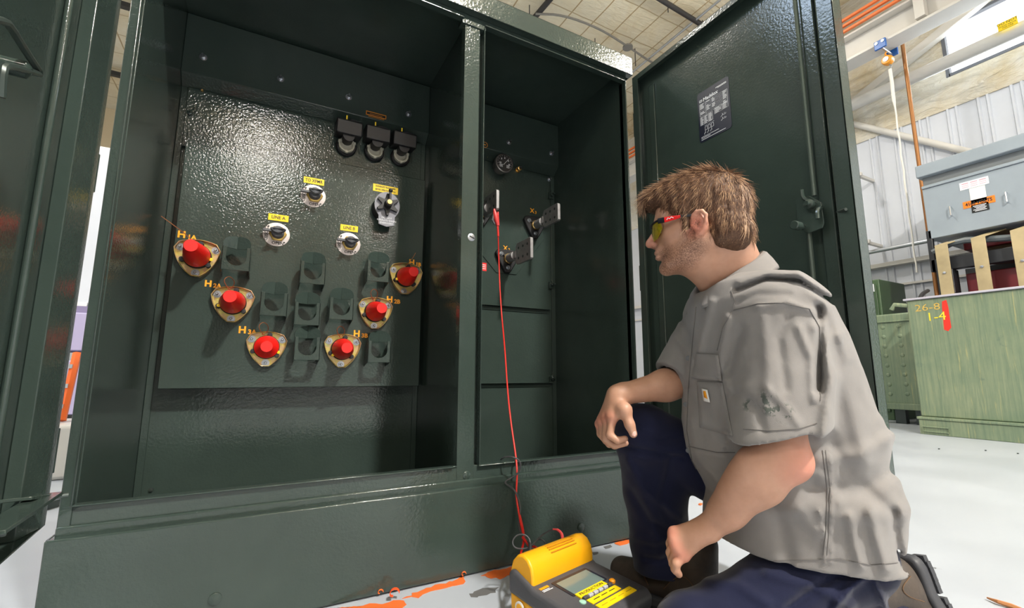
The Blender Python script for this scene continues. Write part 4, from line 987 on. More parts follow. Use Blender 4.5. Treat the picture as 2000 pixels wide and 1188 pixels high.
for k in range(9):
    z = 0.248+k*0.027
    for x0, wmax in ((0.08, 0.15), (0.28, 0.14), (0.46, 0.10), (0.80, 0.12)):
        if rnd.random() < 0.8: np_line(x0, z, x0+wmax*rnd.uniform(0.5, 1), z, 0.0013)
for k in range(6):
    z = 0.514+k*0.027
    for x0, wmax in ((0.08, 0.08), (0.20, 0.10), (0.34, 0.10)): np_line(x0, z, x0+wmax*rnd.uniform(0.6, 1), z, 0.0013)
for k in range(4):
    z = 0.484+k*0.027
    for x0, wmax in ((0.54, 0.18), (0.78, 0.13)): np_line(x0, z, x0+wmax*rnd.uniform(0.6, 1), z, 0.0012)
np_line(0.60, 0.09, 0.93, 0.09, 0.0016); np_line(0.66, 0.108, 0.93, 0.108, 0.0012)
np_line(0.06, 0.90, 0.62, 0.90, 0.0010); np_line(0.06, 0.925, 0.35, 0.925, 0.0010); np_line(0.06, 0.955, 0.82, 0.955, 0.0012)
for x in (0.2, 0.3, 0.4):
    np_line(x, 0.72, x+0.07, 0.72); np_line(x, 0.72, x, 0.84); np_line(x+0.07, 0.72, x+0.07, 0.79); np_line(x, 0.79, x+0.07, 0.79); np_line(x-0.03, 0.84, x+0.02, 0.84); np_line(x-0.03, 0.84, x-0.03, 0.87)
for k in range(7): np_line(0.20+0.045*k, 0.70, 0.215+0.045*k, 0.695, 0.0011)
for z in (0.70, 0.775):
    np_line(0.70, z, 0.76, z-0.025); np_line(0.76, z-0.025, 0.75, z-0.055); np_line(0.76, z-0.025, 0.84, z-0.015); np_line(0.84, z-0.015, 0.86, z-0.035); np_line(0.80, z-0.045, 0.83, z-0.04)
for x in (0.07, 0.11): np_line(x, 0.155, x, 0.195, 0.0012)
np_line(0.07, 0.155, 0.15, 0.155, 0.0012); np_line(0.15, 0.155, 0.15, 0.195, 0.0012); np_line(0.07, 0.195, 0.15, 0.195, 0.0012)
nmb.build('nameplate_print', 'white_ink', doorR, smooth=False)
tw = np.array((sy0+0.19*NW, zt_-0.178*NH))
o_ = np.array((1.293-0.0018, 1.285-tw[0], tw[1]))
text('Maddox', o_, -Y_, Z_, 0.018, 'white_ink', doorR, align='LEFT', bold=0.0004)
np_line
# hinges of the right door
for z in (1.60, 0.95, 0.42):
    hang(MB().cyl((1.283, 1.305, z-0.05), (1.283, 1.305, z+0.05), 0.008).build('hinge', 'green'), cab)

# left door: hinged at the left post, leaf runs past the left picture edge
ang = 4.2
dL = np.array((math.sin(R(ang)), -math.cos(R(ang)), 0)); nL = np.array((math.cos(R(ang)), math.sin(R(ang)), 0))
XL = door_matrix((-0.405, 1.292), dL, nL)
def DL(): return MB(XL)
WL, LZ0, LZ1 = 0.90, 0.276, 1.790
mb = DL(); mb.box(0, WL, -0.003, 0, LZ0, LZ1); mb.box(0, 0.003, 0, 0.040, LZ0, LZ1); mb.box(0, WL, 0, 0.040, LZ1-0.003, LZ1); mb.box(0, WL, -0.001, 0.040, LZ0, LZ0+0.003)
mb.box(WL-0.003, WL, 0, 0.040, LZ0, LZ1)
mb.box(0.0, 0.034, 0.037, 0.040, LZ0, LZ1); mb.box(WL-0.04, WL, 0.037, 0.040, LZ0, LZ1)
mb.prism([(0.03, 0.037), (0.034, 0.040), (0.105, 0.024), (0.105, 0.0), (0.03, 0.0)], (0, 0, LZ0+0.003), X_, Y_, (0, 0, LZ1-LZ0-0.006))
doorL = hang(mb.build('left_door', 'green2', None, 0.002), cab)
DL().box(0.155, 0.20, 0, 0.012, LZ0+0.02, LZ1-0.02).build('stiffener', 'green2', doorL, bevel=0.005)
def onL(u, v, off):
    """point of the door's inner side at local height off above the skin"""
    h = np.array((-0.405, 1.292, 0))+nL*off; d_ = ray(u, v); t = ((h-CAM)@nL)/(d_@nL); return CAM+d_*t
def locL(p): q_ = p-np.array((-0.405, 1.292, 0)); return np.array((q_@dL, q_@nL, q_[2]))
pts = [locL(onL(u, v, 0.05)) for u, v in ((-40, 32), (4, 40), (17, 46), (50, 100), (81, 146), (60, 140), (14, 127), (5, 135), (2, 190))]
DL().tube(pts, 0.0048, 8, 1).build('handle_rod', simple('handle_green', (0.045, 0.062, 0.055), 0.3, 0.2), doorL)
p = locL(onL(14, 128, 0.03)); DL().lathe([(0.012, -0.02), (0.012, 0.02), (0.006, 0.024), (0.001, 0.024)], p, (0, 1, 0), 14).build('handle_boss', 'green2', doorL)
# door stop linkage low on the left door
pa, pb = locL(onL(95, 966, 0.06)), locL(onL(-30, 1045, 0.06))
mb = DL(); dd_ = (pb-pa); up2 = np.array((0, 1.0, 0)); mb.obox((pa+pb)/2, dd_/2, (0, 0.020, 0.0), (0, 0, 0.003)); 
mb.build('stop_bar', 'green2', doorL, bevel=0.001)
pa2, pb2 = locL(onL(20, 978, 0.03)), locL(onL(85, 970, 0.05))
DL().obox((pa2+pb2)/2, (pb2-pa2)/2, (0, 0.026, 0), (0, 0, 0.003)).build('stop_bracket', 'green2', doorL, bevel=0.001)
p = locL(onL(104, 971, 0.06)); DL().tube([p+(0.012, 0, 0), p, p+(-0.006, 0.02, 0.0)], 0.0045, 8).build('stop_pin', 'darksteel', doorL)
p = locL(onL(10, 1040, 0.06)); DL().tube([p+(0.02, -0.03, 0), p+(0, 0.0, 0.0)], 0.006, 8).build('stop_pin', 'green2', doorL)
for u, v in ((192, 338), (118, 880)):
    q_ = at(u, v, 'y', 1.31)
    hang(MB().cyl((-0.378, 1.312, q_[2]-0.045), (-0.378, 1.312, q_[2]+0.045), 0.010).box(-0.40, -0.378, 1.308, 1.316, q_[2]-0.04, q_[2]+0.0).build('hinge', 'green', None, 0.001), cab)
for u, v in ((194, 600), (165, 842)):
    pass

# ================================================================== FLOOR DEBRIS
M['orangepeel'] = simple('orange_floor_paint', (0.78, 0.16, 0.03), 0.55)
M['greypeel'] = simple('bare_concrete', (0.12, 0.12, 0.12), 0.8)
def patch(outline, z, mat, name, label, cat, group=None, rough=0.006, seed=1):
    rnd = random.Random(seed); pts = [at(u, v, 'z', 0) for u, v in outline]; out = []
    for a_, b_ in zip(pts, pts[1:]+pts[:1]):
        n = max(2, int(np.linalg.norm(b_-a_)/0.012))
        for k in range(n):
            p = a_+(b_-a_)*k/n; out.append((p[0]+rnd.uniform(-rough, rough), p[1]+rnd.uniform(-rough, rough)))
    return tag(MB().prism(out, (0, 0, 0.0002), X_, Y_, (0, 0, z)).build(name, mat, smooth=False), label, cat, group)
patch([(640, 1192), (690, 1186), (740, 1180), (790, 1172), (795, 1184), (770, 1192)], 0.0012, 'orangepeel', 'paint_remnant', 'torn orange floor paint strip at the lower left of the cabinet base', 'paint patch', 'orange paint remnants', seed=2)
patch([(788, 1170), (830, 1150), (868, 1140), (905, 1128), (911, 1138), (880, 1146), (850, 1154), (815, 1168)], 0.0012, 'orangepeel', 'paint_remnant', 'torn orange floor paint strip in the middle along the cabinet base', 'paint patch', 'orange paint remnants', seed=3)
patch([(940, 1124), (955, 1118), (990, 1110), (1010, 1108), (1000, 1122), (975, 1131), (950, 1130)], 0.0012, 'orangepeel', 'paint_remnant', 'torn orange floor paint patch just left of the yellow instrument', 'paint patch', 'orange paint remnants', seed=4)
patch([(1200, 1062), (1222, 1056), (1238, 1054), (1236, 1060), (1210, 1066)], 0.0012, 'orangepeel', 'paint_remnant', 'small torn orange paint patch beside the right trouser leg', 'paint patch', 'orange paint remnants', rough=0.003, seed=5)
patch([(915, 1162), (945, 1150), (975, 1148), (965, 1158), (930, 1168)], 0.0004, 'greypeel', 'floor_scuff', 'dark scuffed bare patch on the floor left of the yellow instrument', 'floor scuff', 'bare floor scuffs', seed=6)
patch([(1178, 1068), (1192, 1064), (1197, 1068), (1184, 1073)], 0.0004, 'greypeel', 'floor_scuff', 'small dark bare patch on the floor behind the yellow instrument', 'floor scuff', 'bare floor scuffs', rough=0.003, seed=7)
patch([(1158, 1080), (1168, 1078), (1166, 1083), (1160, 1085)], 0.0004, 'greypeel', 'floor_scuff', 'tiny dark bare patch nearest the yellow handle', 'floor scuff', 'bare floor scuffs', rough=0.003, seed=8)
# curled scraps
def curl(u, v, s, mat, label, seed, up=0.02):
    c_ = at(u, v, 'z', 0); pts = []; rnd = random.Random(seed)
    mb = MB(); rs = []
    for k in range(14):
        t = k/13; a_ = t*4.6; r_ = s*(1-0.55*t); rs.append([(c_[0]+r_*math.cos(a_)+w_*0.3, c_[1]+w_, 0.003+s*0.9+r_*math.sin(a_)*0.9) for w_ in (-s*0.35*(1-0.4*t), s*0.35)]+[(c_[0]+(r_-0.0015)*math.cos(a_)+w_*0.3, c_[1]+w_, 0.003+s*0.9+(r_-0.0015)*math.sin(a_)*0.9) for w_ in (s*0.35, -s*0.35*(1-0.4*t))])
    return tag(mb.rings(rs).build('curled_scrap', mat), label, 'scrap', 'curled orange scraps')
M['ribbon'] = simple('bright_orange_ribbon', (0.95, 0.10, 0.02), 0.4)
curl(768, 1174, 0.016, 'ribbon', 'bright orange curled ribbon scrap lying by the cabinet base', 1)
curl(742, 1166, 0.009, 'orangepeel', 'small brownish orange curl left of the bright ribbon scrap', 2)
curl(905, 1130, 0.009, 'orangepeel', 'small orange curl at the end of the middle paint strip', 3)
tag(MB().tube([at(1928, 1168, 'z', 0.006), at(1950, 1176, 'z', 0.008), at(1975, 1184, 'z', 0.006), at(2010, 1196, 'z', 0.005)], [0.002, 0.005, 0.006, 0.003], 6).build('wood_sliver', simple('wood_sliver', (0.45, 0.19, 0.07), 0.7)), 'thin orange brown sliver on the floor at the lower right corner', 'sliver')
for k, (u, v) in enumerate(((1834, 877), (1925, 880), (1988, 886), (1326, 975), (1336, 990), (1368, 985))):
    c_ = at(u, v, 'z', 0.003); tag(MB().obox(c_, (0.010, 0.003, 0), (-0.002, 0.005, 0), (0, 0, 0.003)).build('floor_crumb', 'darksteel' if k < 3 else 'orangepeel', bevel=0.001),
        ['dark crumb on the pale floor before the weathered transformer, leftmost', 'dark crumb on the pale floor before the weathered transformer, middle', 'dark crumb on the pale floor before the weathered transformer, rightmost',
         'upper chip on the floor between the knee and shirt', 'lower left chip on the floor between knee and shirt', 'chip on the floor nearest the shirt front'][k], 'crumb', 'small floor crumbs')

# ================================================================== INSULATION TESTER
# local frame: x along the handle (left to right), y from the handle side to the front lip, z up
c_far = at(1010, 1140, 'z', 0)
TS = 1.10
hd_ = np.array((0.97, 0.25, 0)); hd_ /= np.linalg.norm(hd_)   # handle direction, away to the right
fd_ = np.array((hd_[1], -hd_[0], 0))
TO = at(1020, 1085, 'z', 0.17*TS)-(hd_*(-0.095)+fd_*(-0.054))*TS; TO[2] = 0.0   # centre of the footprint
#                             # towards the viewer
XT = Matrix(((hd_[0]*TS, fd_[0]*TS, 0, TO[0]), (hd_[1]*TS, fd_[1]*TS, 0, TO[1]), (0, 0, TS, 0), (0, 0, 0, 1)))
def T(): return MB(XT)
tester = empty('insulation_tester', TO, 'yellow and dark grey test instrument on the floor beside the knee', 'tester')
M['mgrey'] = paint('instrument_grey', (0.062, 0.062, 0.070), 0.42, 0.25, 300, var=0.1)
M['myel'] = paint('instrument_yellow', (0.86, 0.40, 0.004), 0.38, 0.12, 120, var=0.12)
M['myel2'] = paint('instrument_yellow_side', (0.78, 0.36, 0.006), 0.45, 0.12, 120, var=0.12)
WT = 0.098                     # half width along the handle
def HT(o): return hang(o, tester)
yb0, yb1 = -0.085, 0.105
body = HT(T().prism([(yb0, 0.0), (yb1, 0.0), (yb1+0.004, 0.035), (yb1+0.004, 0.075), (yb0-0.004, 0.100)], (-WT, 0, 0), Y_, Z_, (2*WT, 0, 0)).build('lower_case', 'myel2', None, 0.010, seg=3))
top = HT(T().prism([(yb0-0.004, 0.092), (yb1+0.008, 0.068), (yb1+0.012, 0.092), (yb1+0.002, 0.106), (-0.02, 0.117), (-0.032, 0.124), (yb0+0.01, 0.140), (yb0-0.005, 0.132)], (-WT-0.003, 0, 0), Y_, Z_, (2*WT+0.006, 0, 0)).build('upper_case', 'mgrey', None, 0.009, seg=4))
# sloped face frame
fA = np.array((0, -0.018, 0.1166)); fB = np.array((0, yb1+0.002, 0.106)); fdir = (fB-fA)/np.linalg.norm(fB-fA); fn = np.cross(X_, fdir); fn = fn if fn[2] > 0 else -fn
FL = np.linalg.norm(fB-fA)
def face(x, s, h=0.0): return fA+X_*x+fdir*s+fn*h
def slab(x0, x1, s0, s1, h0, h1, name, mat, bevel=0.0, parent=top, r=None):
    c_ = face((x0+x1)/2, (s0+s1)/2, h0)
    mb = T()
    if r: mb.prism(rounded(x1-x0, s1-s0, r, 4), c_, X_, fdir, fn*(h1-h0))
    else: mb.prism([(x0-(x0+x1)/2, s0-(s0+s1)/2), (x1-(x0+x1)/2, s0-(s0+s1)/2), (x1-(x0+x1)/2, s1-(s0+s1)/2), (x0-(x0+x1)/2, s1-(s0+s1)/2)], c_, X_, fdir, fn*(h1-h0))
    return mb.build(name, mat, parent, bevel)
M['lcd'] = simple('lcd_glass', (0.16, 0.22, 0.21), 0.12, coat=0.5)
M['bezel'] = simple('display_bezel', (0.02, 0.022, 0.035), 0.3)
slab(-0.052, 0.056, 0.000, 0.058, -0.001, 0.0012, 'display_bezel', 'bezel', r=0.003)
slab(-0.045, 0.049, 0.008, 0.056, 0.0, 0.0018, 'display', 'lcd')
slab(-0.046, 0.038, 0.056, 0.071, 0.0, 0.0026, 'tape_label', 'yellow_tape')
for k in range(6): slab(-0.044+k*0.0155, -0.032+k*0.0155, 0.0725, 0.0785, 0.0, 0.005, 'softkey', simple('key_grey', (0.45, 0.47, 0.52), 0.4) if 0 < k < 5 else 'mgrey', bevel=0.001)
c_ = face(0.055, 0.070, 0); T().lathe([(0.0065, 0), (0.0065, 0.004), (0.004, 0.006), (0.0005, 0.006)], c_, fn, 20).build('orange_button', 'hoistorange', top)
c_ = face(-0.052, 0.080, 0); T().lathe([(0.0065, 0), (0.0065, 0.002), (0.004, 0.003), (0.0005, 0.003)], c_, fn, 20).build('indicator', simple('pale_green_lens', (0.35, 0.60, 0.48), 0.3), top)
slab(-0.042, 0.048, 0.081, 0.096, 0.0, 0.0016, 'tape_label', 'yellow_tape')
slab(-0.042, 0.068, 0.101, 0.118, 0.0, 0.0016, 'tape_label', 'yellow_tape')
def ftext(s, x, ss, size, mat='ink', h=0.0019, sx=1.0):
    o_ = face(x, ss, h); R3 = np.array(XT.to_3x3()); 
    ow = R3@o_+TO; text(s, ow, R3@X_/TS, -(R3@fdir)/TS, size*TS, mat, top, sx=sx)
ftext('PRODUCTION', -0.004, 0.0635, 0.0095, h=0.0029, sx=1.15); 
for k in range(3):
    ss = 0.0885
    slab(-0.030+k*0.024, -0.012+k*0.024, ss-0.001, ss+0.0008, 0.0016, 0.0019, 'print', 'ink')
for k in range(4): slab(-0.034+k*0.026, -0.016+k*0.026, 0.1088, 0.1104, 0.0016, 0.0019, 'print', simple('faint_ink', (0.45, 0.28, 0.01), 0.6))
slab(-0.086, -0.062, 0.000, 0.006, 0.0, 0.0006, 'maker_badge', 'hoistorange'); slab(-0.086, -0.066, 0.009, 0.0105, 0.0, 0.0006, 'print', 'white_ink'); slab(-0.086, -0.060, 0.0125, 0.014, 0.0, 0.0006, 'print', 'white_ink')
# the tall yellow cover/handle along the back
hc = []
for k in range(9):
    a_ = R(-20+k*25); hc.append((-0.062+0.036*math.cos(a_), 0.132+0.036*math.sin(a_)))
prof = [(-0.026, 0.112), (-0.026, 0.135), (-0.030, 0.152), (-0.040, 0.164), (-0.054, 0.170), (-0.070, 0.166), (-0.084, 0.152), (-0.090, 0.134), (-0.090, 0.118)]
hdl = HT(T().prism(prof, (-WT+0.004, 0, 0), Y_, Z_, (2*WT-0.006, 0, 0)).build('handle_cover', 'myel', None, 0.005, seg=4))
for k in range(4):
    yk = -0.0385-0.0085*k; zk = 0.1645+0.0022*k if k < 2 else 0.1690-0.0002*(k-2)
    zt2 = [0.1618, 0.1662, 0.1684, 0.1694][k]; ys = [-0.0375, -0.043, -0.0485, -0.054][k]
    T().tube([(-0.028, ys, zt2+0.0008), (0.052, ys, zt2+0.0008)], 0.0013, 6).build('grip_groove', simple('groove_orange', (0.50, 0.20, 0.003), 0.5), hdl)
T().lathe([(0.005, 0), (0.005, 0.003), (0.0005, 0.003)], (-WT+0.003, -0.034, 0.114), (-1, 0, 0), 14).build('pivot_screw', 'steel', hdl)
T().lathe([(0.012, 0), (0.012, 0.002), (0.009, 0.0025), (0.009, 0.002), (0.0005, 0.002)], (-WT-0.002, -0.055, 0.075), (-1, 0, 0), 20).build('side_ring', 'paper', top)
T().lathe([(0.008, 0), (0.008, 0.001), (0.0005, 0.001)], (-WT-0.004, -0.055, 0.075), (-1, 0, 0), 20).build('side_dot', 'myel', top)

# ================================================================== TEST LEADS
def Tw(x, y, z): R3 = np.array(XT.to_3x3()); return R3@np.array((x, y, z))+TO
# red lead: clip on the hidden terminal's spade, hangs over the sill and down to the tester
sx_, sy0_, sy1_, sz0_, sz1_, sc3 = SPADES[2]
clipP = at(966, 410, 'x', sx_-0.012)
lead = empty('red_test_lead', at(1010, 900, 'y', 1.30), 'red test lead clipped to the leftmost spade and hanging over the sill', 'test lead')
cl = MB(); cx_, cy_, cz_ = clipP
M['clipred'] = simple('red_clip', (0.70, 0.06, 0.06), 0.4)
def Y1(u, v, y): return at(u, v, 'y', y)
yc = cy_
c0, c1, c2 = Y1(965, 408, yc), Y1(968, 424, yc), Y1(972, 441, yc)
cl.tube([c0, c0*.5+c1*.5, c1, c2], [0.004, 0.009, 0.013, 0.011, 0.007], 10); cl.tube([Y1(973, 414, yc), Y1(972, 422, yc), c2], [0.003, 0.006, 0.008], 8)
hang(cl.build('clip_cover', 'clipred'), lead)
hang(MB().tube([Y1(964, 418, yc), Y1(962, 430, yc), Y1(966, 438, yc)], [0.003, 0.005, 0.004], 8).build('clip_jaw', 'greyknob'), lead)
path = [Y1(972, 440, yc), Y1(973, 465, yc), Y1(974, 500, yc+0.02), Y1(976, 560, yc), Y1(980, 620, yc-0.03), Y1(986, 680, 1.55), Y1(991, 760, 1.45), Y1(997, 820, 1.38), Y1(1006, 880, 1.33), Y1(1009, 905, 1.305), Y1(1010, 925, 1.29), Y1(1009, 950, 1.285), Y1(1008, 970, 1.28), Y1(1013, 1000, 1.26), Y1(1018, 1030, 1.22), Y1(1026, 1058, 1.16), Y1(1037, 1072, 1.10), Tw(-0.05, -0.092, 0.12)]
hang(MB().tube(path, 0.0028, 8, 3).build('cable', 'redwire'), lead)
hang(MB().tube([Y1(972, 440, yc), Y1(973, 462, yc)], 0.0048, 8).build('strain_relief', 'redwire'), lead)
l2 = [Y1(1008, 965, 1.285), Y1(1011, 990, 1.27), Y1(1016, 1010, 1.25), Y1(1022, 1035, 1.22), Y1(1024, 1056, 1.17), Y1(1018, 1078, 1.12), Y1(1016, 1092, 1.08), Tw(-0.07, -0.09, 0.06)]
r2 = tag(MB().tube(l2, 0.0030, 8, 2).build('red_test_lead', 'redwire'), 'shorter red lead twisted beside the long one behind the instrument', 'test lead')
l3 = [Y1(1021, 1050, 1.17), Y1(1034, 1066, 1.12), Y1(1050, 1070, 1.08), Tw(-0.02, -0.088, 0.145)]
r3 = tag(MB().tube(l3, 0.0034, 8, 2).build('red_test_lead', 'redwire'), 'red lead end bending down into the back of the instrument', 'test lead')
bl = [Y1(978, 898, 1.34), Y1(985, 893, 1.31), Y1(1000, 892, 1.28), Y1(1014, 898, 1.27), Y1(1018, 912, 1.27), Y1(1010, 928, 1.28), Y1(990, 938, 1.295), Y1(985, 944, 1.29), Y1(1004, 955, 1.285), Y1(1012, 972, 1.27), Y1(1017, 992, 1.26), Y1(1014, 1010, 1.25), Y1(1012, 1026, 1.23), Y1(1017, 1042, 1.20), Y1(1028, 1056, 1.15), Y1(1036, 1064, 1.11), Tw(-0.055, -0.09, 0.10)]
b1 = tag(MB().tube(bl, 0.0026, 8, 3).build('black_test_lead', 'grey_wire'), 'black test lead looping over the sill and twisting down with the red', 'test lead')
gl = [Y1(1036, 1062, 1.08), Y1(1033, 1050, 1.09), Y1(1022, 1043, 1.10), Y1(1008, 1046, 1.11), Y1(1000, 1058, 1.11), Y1(1004, 1070, 1.10), Y1(1018, 1073, 1.09), Y1(1034, 1070, 1.08)]
tag(MB().tube(gl, 0.0018, 6, 3).build('grey_wire', 'grey_wire'), 'thin grey wire loop on the left behind the yellow handle', 'wire')
gl = [Y1(1038, 1066, 1.08), Y1(1050, 1054, 1.09), Y1(1060, 1054, 1.09), Y1(1066, 1062, 1.08), Y1(1064, 1074, 1.06), Y1(1058, 1080, 1.05)]
tag(MB().tube(gl, 0.0018, 6, 3).build('grey_wire', 'grey_wire'), 'thin grey wire loop in the middle behind the yellow handle', 'wire')
gl = [Y1(1040, 1066, 1.08), Y1(1055, 1048, 1.09), Y1(1072, 1037, 1.08), Y1(1084, 1034, 1.06)]
gw = tag(MB().tube(gl, 0.0020, 6, 3).build('plug_lead', 'grey_wire'), 'arched lead ending in the upright red plug above the yellow handle', 'test lead')
MB().tube([Y1(1080, 1034, 1.062), Y1(1090, 1035, 1.05), Y1(1097, 1042, 1.04), Y1(1099, 1052, 1.035), Y1(1098, 1068, 1.03)], [0.0022, 0.0034, 0.004, 0.0045, 0.005], 8, 2).build('red_plug', 'clipred', gw)
tag(MB().tube([Y1(1036, 1060, 1.075), Y1(1036, 1075, 1.07), Y1(1034, 1095, 1.06)], [0.003, 0.005, 0.006, 0.005], 8, 1).build('cable_joint', 'rubber'), 'black cable joint sleeve where the thin grey wires meet', 'sleeve')

# ================================================================== THE PERSON (distance fields meshed by OpenVDB)
KD = 0.9                                                        # build of the figure: how far out and how large its joints are
PB = P
def P(u, v, depth): return PB(u, v, depth*KD)
class Field:
    def __init__(self, lo, hi, h):
        self.lo = np.array(lo, float); self.h = h
        self.n = np.ceil((np.array(hi)-self.lo)/h).astype(int)+1
        self.bg = 0.03; self.d = np.full(self.n, self.bg, np.float32)
    def block(self, lo, hi):
        a = np.clip(np.floor((np.array(lo)-self.lo)/self.h).astype(int), 0, self.n)
        b = np.clip(np.ceil((np.array(hi)-self.lo)/self.h).astype(int)+1, 0, self.n)
        if np.any(b <= a): return None
        sl = tuple(slice(i, j) for i, j in zip(a, b))
        g = [(self.lo[k]+self.h*np.arange(a[k], b[k], dtype=np.float32)).astype(np.float32) for k in range(3)]
        return sl, g[0][:, None, None], g[1][None, :, None], g[2][None, None, :]
    def put(self, lo, hi, fn, k=0.0, op='add'):
        m_ = self.bg+k
        B = self.block(np.array(lo)-m_, np.array(hi)+m_)
        if B is None: return
        sl, x, y, z = B; v = fn(x, y, z); o = self.d[sl]
        if op == 'add':
            if k > 0:
                h = np.maximum(k-np.abs(o-v), 0)/k; r = np.minimum(o, v)-h*h*k*0.25
            else: r = np.minimum(o, v)
        elif op == 'sub':
            v = -v
            if k > 0: h = np.maximum(k-np.abs(o-v), 0)/k; r = np.maximum(o, v)+h*h*k*0.25
            else: r = np.maximum(o, v)
        elif op == 'disp': r = o+v
        self.d[sl] = np.minimum(r, self.bg)
    def cap(self, a, b, ra, rb, k=0.0, op='add'):
        a, b = np.array(a, float), np.array(b, float); ba = b-a; L2 = max(float(ba@ba), 1e-9); ra, rb = ra*KD, rb*KD; R_ = max(ra, rb)
        def fn(x, y, z):
            px_, py_, pz_ = x-a[0], y-a[1], z-a[2]
            t = np.clip((px_*ba[0]+py_*ba[1]+pz_*ba[2])/L2, 0, 1)
            return np.sqrt((px_-ba[0]*t)**2+(py_-ba[1]*t)**2+(pz_-ba[2]*t)**2)-(ra+(rb-ra)*t)
        self.put(np.minimum(a, b)-R_, np.maximum(a, b)+R_, fn, k, op)
    def ell(self, c, r, B=np.eye(3), k=0.0, op='add'):
        """ellipsoid; the rows of B are its axes"""
        c, r = np.array(c, float), np.array(r, float)*KD; R_ = max(r)
        def fn(x, y, z):
            dx, dy, dz = x-c[0], y-c[1], z-c[2]
            q = [dx*B[i][0]+dy*B[i][1]+dz*B[i][2] for i in range(3)]
            k0 = np.sqrt(sum((q[i]/r[i])**2 for i in range(3))); k1 = np.sqrt(sum((q[i]/r[i]**2)**2 for i in range(3)))+1e-6
            return k0*(k0-1)/k1
        self.put(c-R_, c+R_, fn, k, op)
    def chain(self, pts, rs, k=0.004):
        for (a, ra), (b, rb) in zip(list(zip(pts, rs))[:-1], list(zip(pts, rs))[1:]): self.cap(a, b, ra, rb, k)
    def mesh(self, name, mat, parent=None, smooth=2):
        G = vdb.FloatGrid(); G.background = self.bg
        G.copyFromArray(np.ascontiguousarray(self.d)); p, q = G.convertToQuads(isovalue=0)
        p = self.lo+np.asarray(p)*self.h
        me = bpy.data.meshes.new(name); q = np.asarray(q, dtype=np.int64)[:, ::-1]
        me.vertices.add(len(p)); me.vertices.foreach_set('co', p.astype(np.float32).ravel())
        me.loops.add(q.size); me.loops.foreach_set('vertex_index', q.astype(np.int32).ravel())
        me.polygons.add(len(q)); me.polygons.foreach_set('loop_start', np.arange(0, q.size, 4, dtype=np.int32))
        me.update(calc_edges=True); me.validate()
        me.polygons.foreach_set('use_smooth', [True]*len(me.polygons)); me.materials.append(M[mat] if isinstance(mat, str) else mat)
        # keep only the large pieces
        bm = bmesh.new(); bm.from_mesh(me); bm.verts.ensure_lookup_table(); seen = set(); comps = []
        for v in bm.verts:
            if v.index in seen: continue
            st_ = [v]; seen.add(v.index); comp = []
            while st_:
                w = st_.pop(); comp.append(w)
                for e in w.link_edges:
                    o_ = e.other_vert(w)
                    if o_.index not in seen: seen.add(o_.index); st_.append(o_)
            comps.append(comp)
        big = max(len(c) for c in comps)
        for c in comps:
            if len(c) < big*0.5 or len(c) < 40: bmesh.ops.delete(bm, geom=c, context='VERTS')
        bmesh.ops.recalc_face_normals(bm, faces=bm.faces); bm.to_mesh(me); bm.free()
        o = bpy.data.objects.new(name, me); COL.objects.link(o)
        if parent is not None: o.parent = parent
        if smooth:
            s = o.modifiers.new('smooth', 'SMOOTH'); s.factor = 0.5; s.iterations = smooth
        return o
def nrm(v): v = np.array(v, float); return v/np.linalg.norm(v)
def PX(x, y, z):
    """photo pixel of grid points (for laying folds where they run on the cloth)"""
    dx, dy, dz = x-CAM[0], y-CAM[1], z-CAM[2]
    w = dx*FW[0]+dy*FW[1]+dz*FW[2]; w = np.maximum(w, 0.05)
    return 1000+FPX*(dx*RT[0]+dy*RT[1]+dz*RT[2])/w, 594-FPX*(dx*UP[0]+dy*UP[1]+dz*UP[2])/w
def vnoise(x, y, z, s, seed=0):
    r = np.random.RandomState(seed); out = 0
    for i in range(5):
        f = r.normal(size=3)*s; ph = r.uniform(0, 6.28); out = out+np.sin(x*f[0]+y*f[1]+z*f[2]+ph)
    return out/5

# ---------------------------------------------------------------- skeleton
HO = P(1362, 447, 1.10)                                         # middle of the head at ear height
hx = nrm((-0.575, 0.818, -0.03)); hy = nrm(np.cross((0, 0, 1), hx)); hz = np.cross(hx, hy); HB = np.array([hx, hy, hz])
def HP(x, y, z): return HO+(hx*x+hy*y+hz*z)*KD
Ls, Rs = P(1520, 598, 0.985), P(1400, 600, 1.27)
Le, Lw = P(1527, 893, 0.925), P(1388, 1030, 0.975)
Re, Rw = P(1352, 742, 1.250), P(1216, 770, 1.185)
Lh, Rh = P(1640, 1050, 1.03), P(1560, 1000, 1.20)
Lk = P(1352, 1262, 0.945); Lank = P(1745, 1150, 1.06)
Rk = PB(1258, 848, 1.135); Ran = PB(1292, 1085, 1.145)
NB = P(1437, 545, 1.125)                                        # base of the neck
lat = nrm((-0.55, -0.835, 0)); fwd = np.array((-0.835, 0.55, 0.0))

# ---------------------------------------------------------------- bare body: one continuous surface
bf = Field((0.60, 0.32, 0.02), (1.34, 1.10, 1.05), 0.0024)
e = lambda c, r, k=0.012, op='add': bf.ell(HP(*c), r, HB, k, op)
c = lambda a, b, ra, rb, k=0.008, op='add': bf.cap(HP(*a), HP(*b), ra, rb, k, op)
e((-0.008, 0, 0.046), (0.097, 0.074, 0.080), 0)
e((0.030, 0, 0.030), (0.062, 0.060, 0.066), 0.02)
e((0.042, 0, -0.030), (0.050, 0.050, 0.060), 0.03)
e((0.020, 0, -0.045), (0.050, 0.055, 0.045), 0.02)
for s in (-1, 1):
    c((0.000, s*0.054, -0.042), (0.066, s*0.026, -0.084), 0.016, 0.015, 0.02)      # jaw
    c((0.058, s*0.044, -0.018), (0.020, s*0.062, 0.000), 0.013, 0.011, 0.02)       # cheek bone
    c((0.086, s*0.012, 0.026), (0.068, s*0.046, 0.024), 0.010, 0.009, 0.012)       # brow
e((0.078, 0, -0.090), (0.018, 0.020, 0.017), 0.015)                                # chin
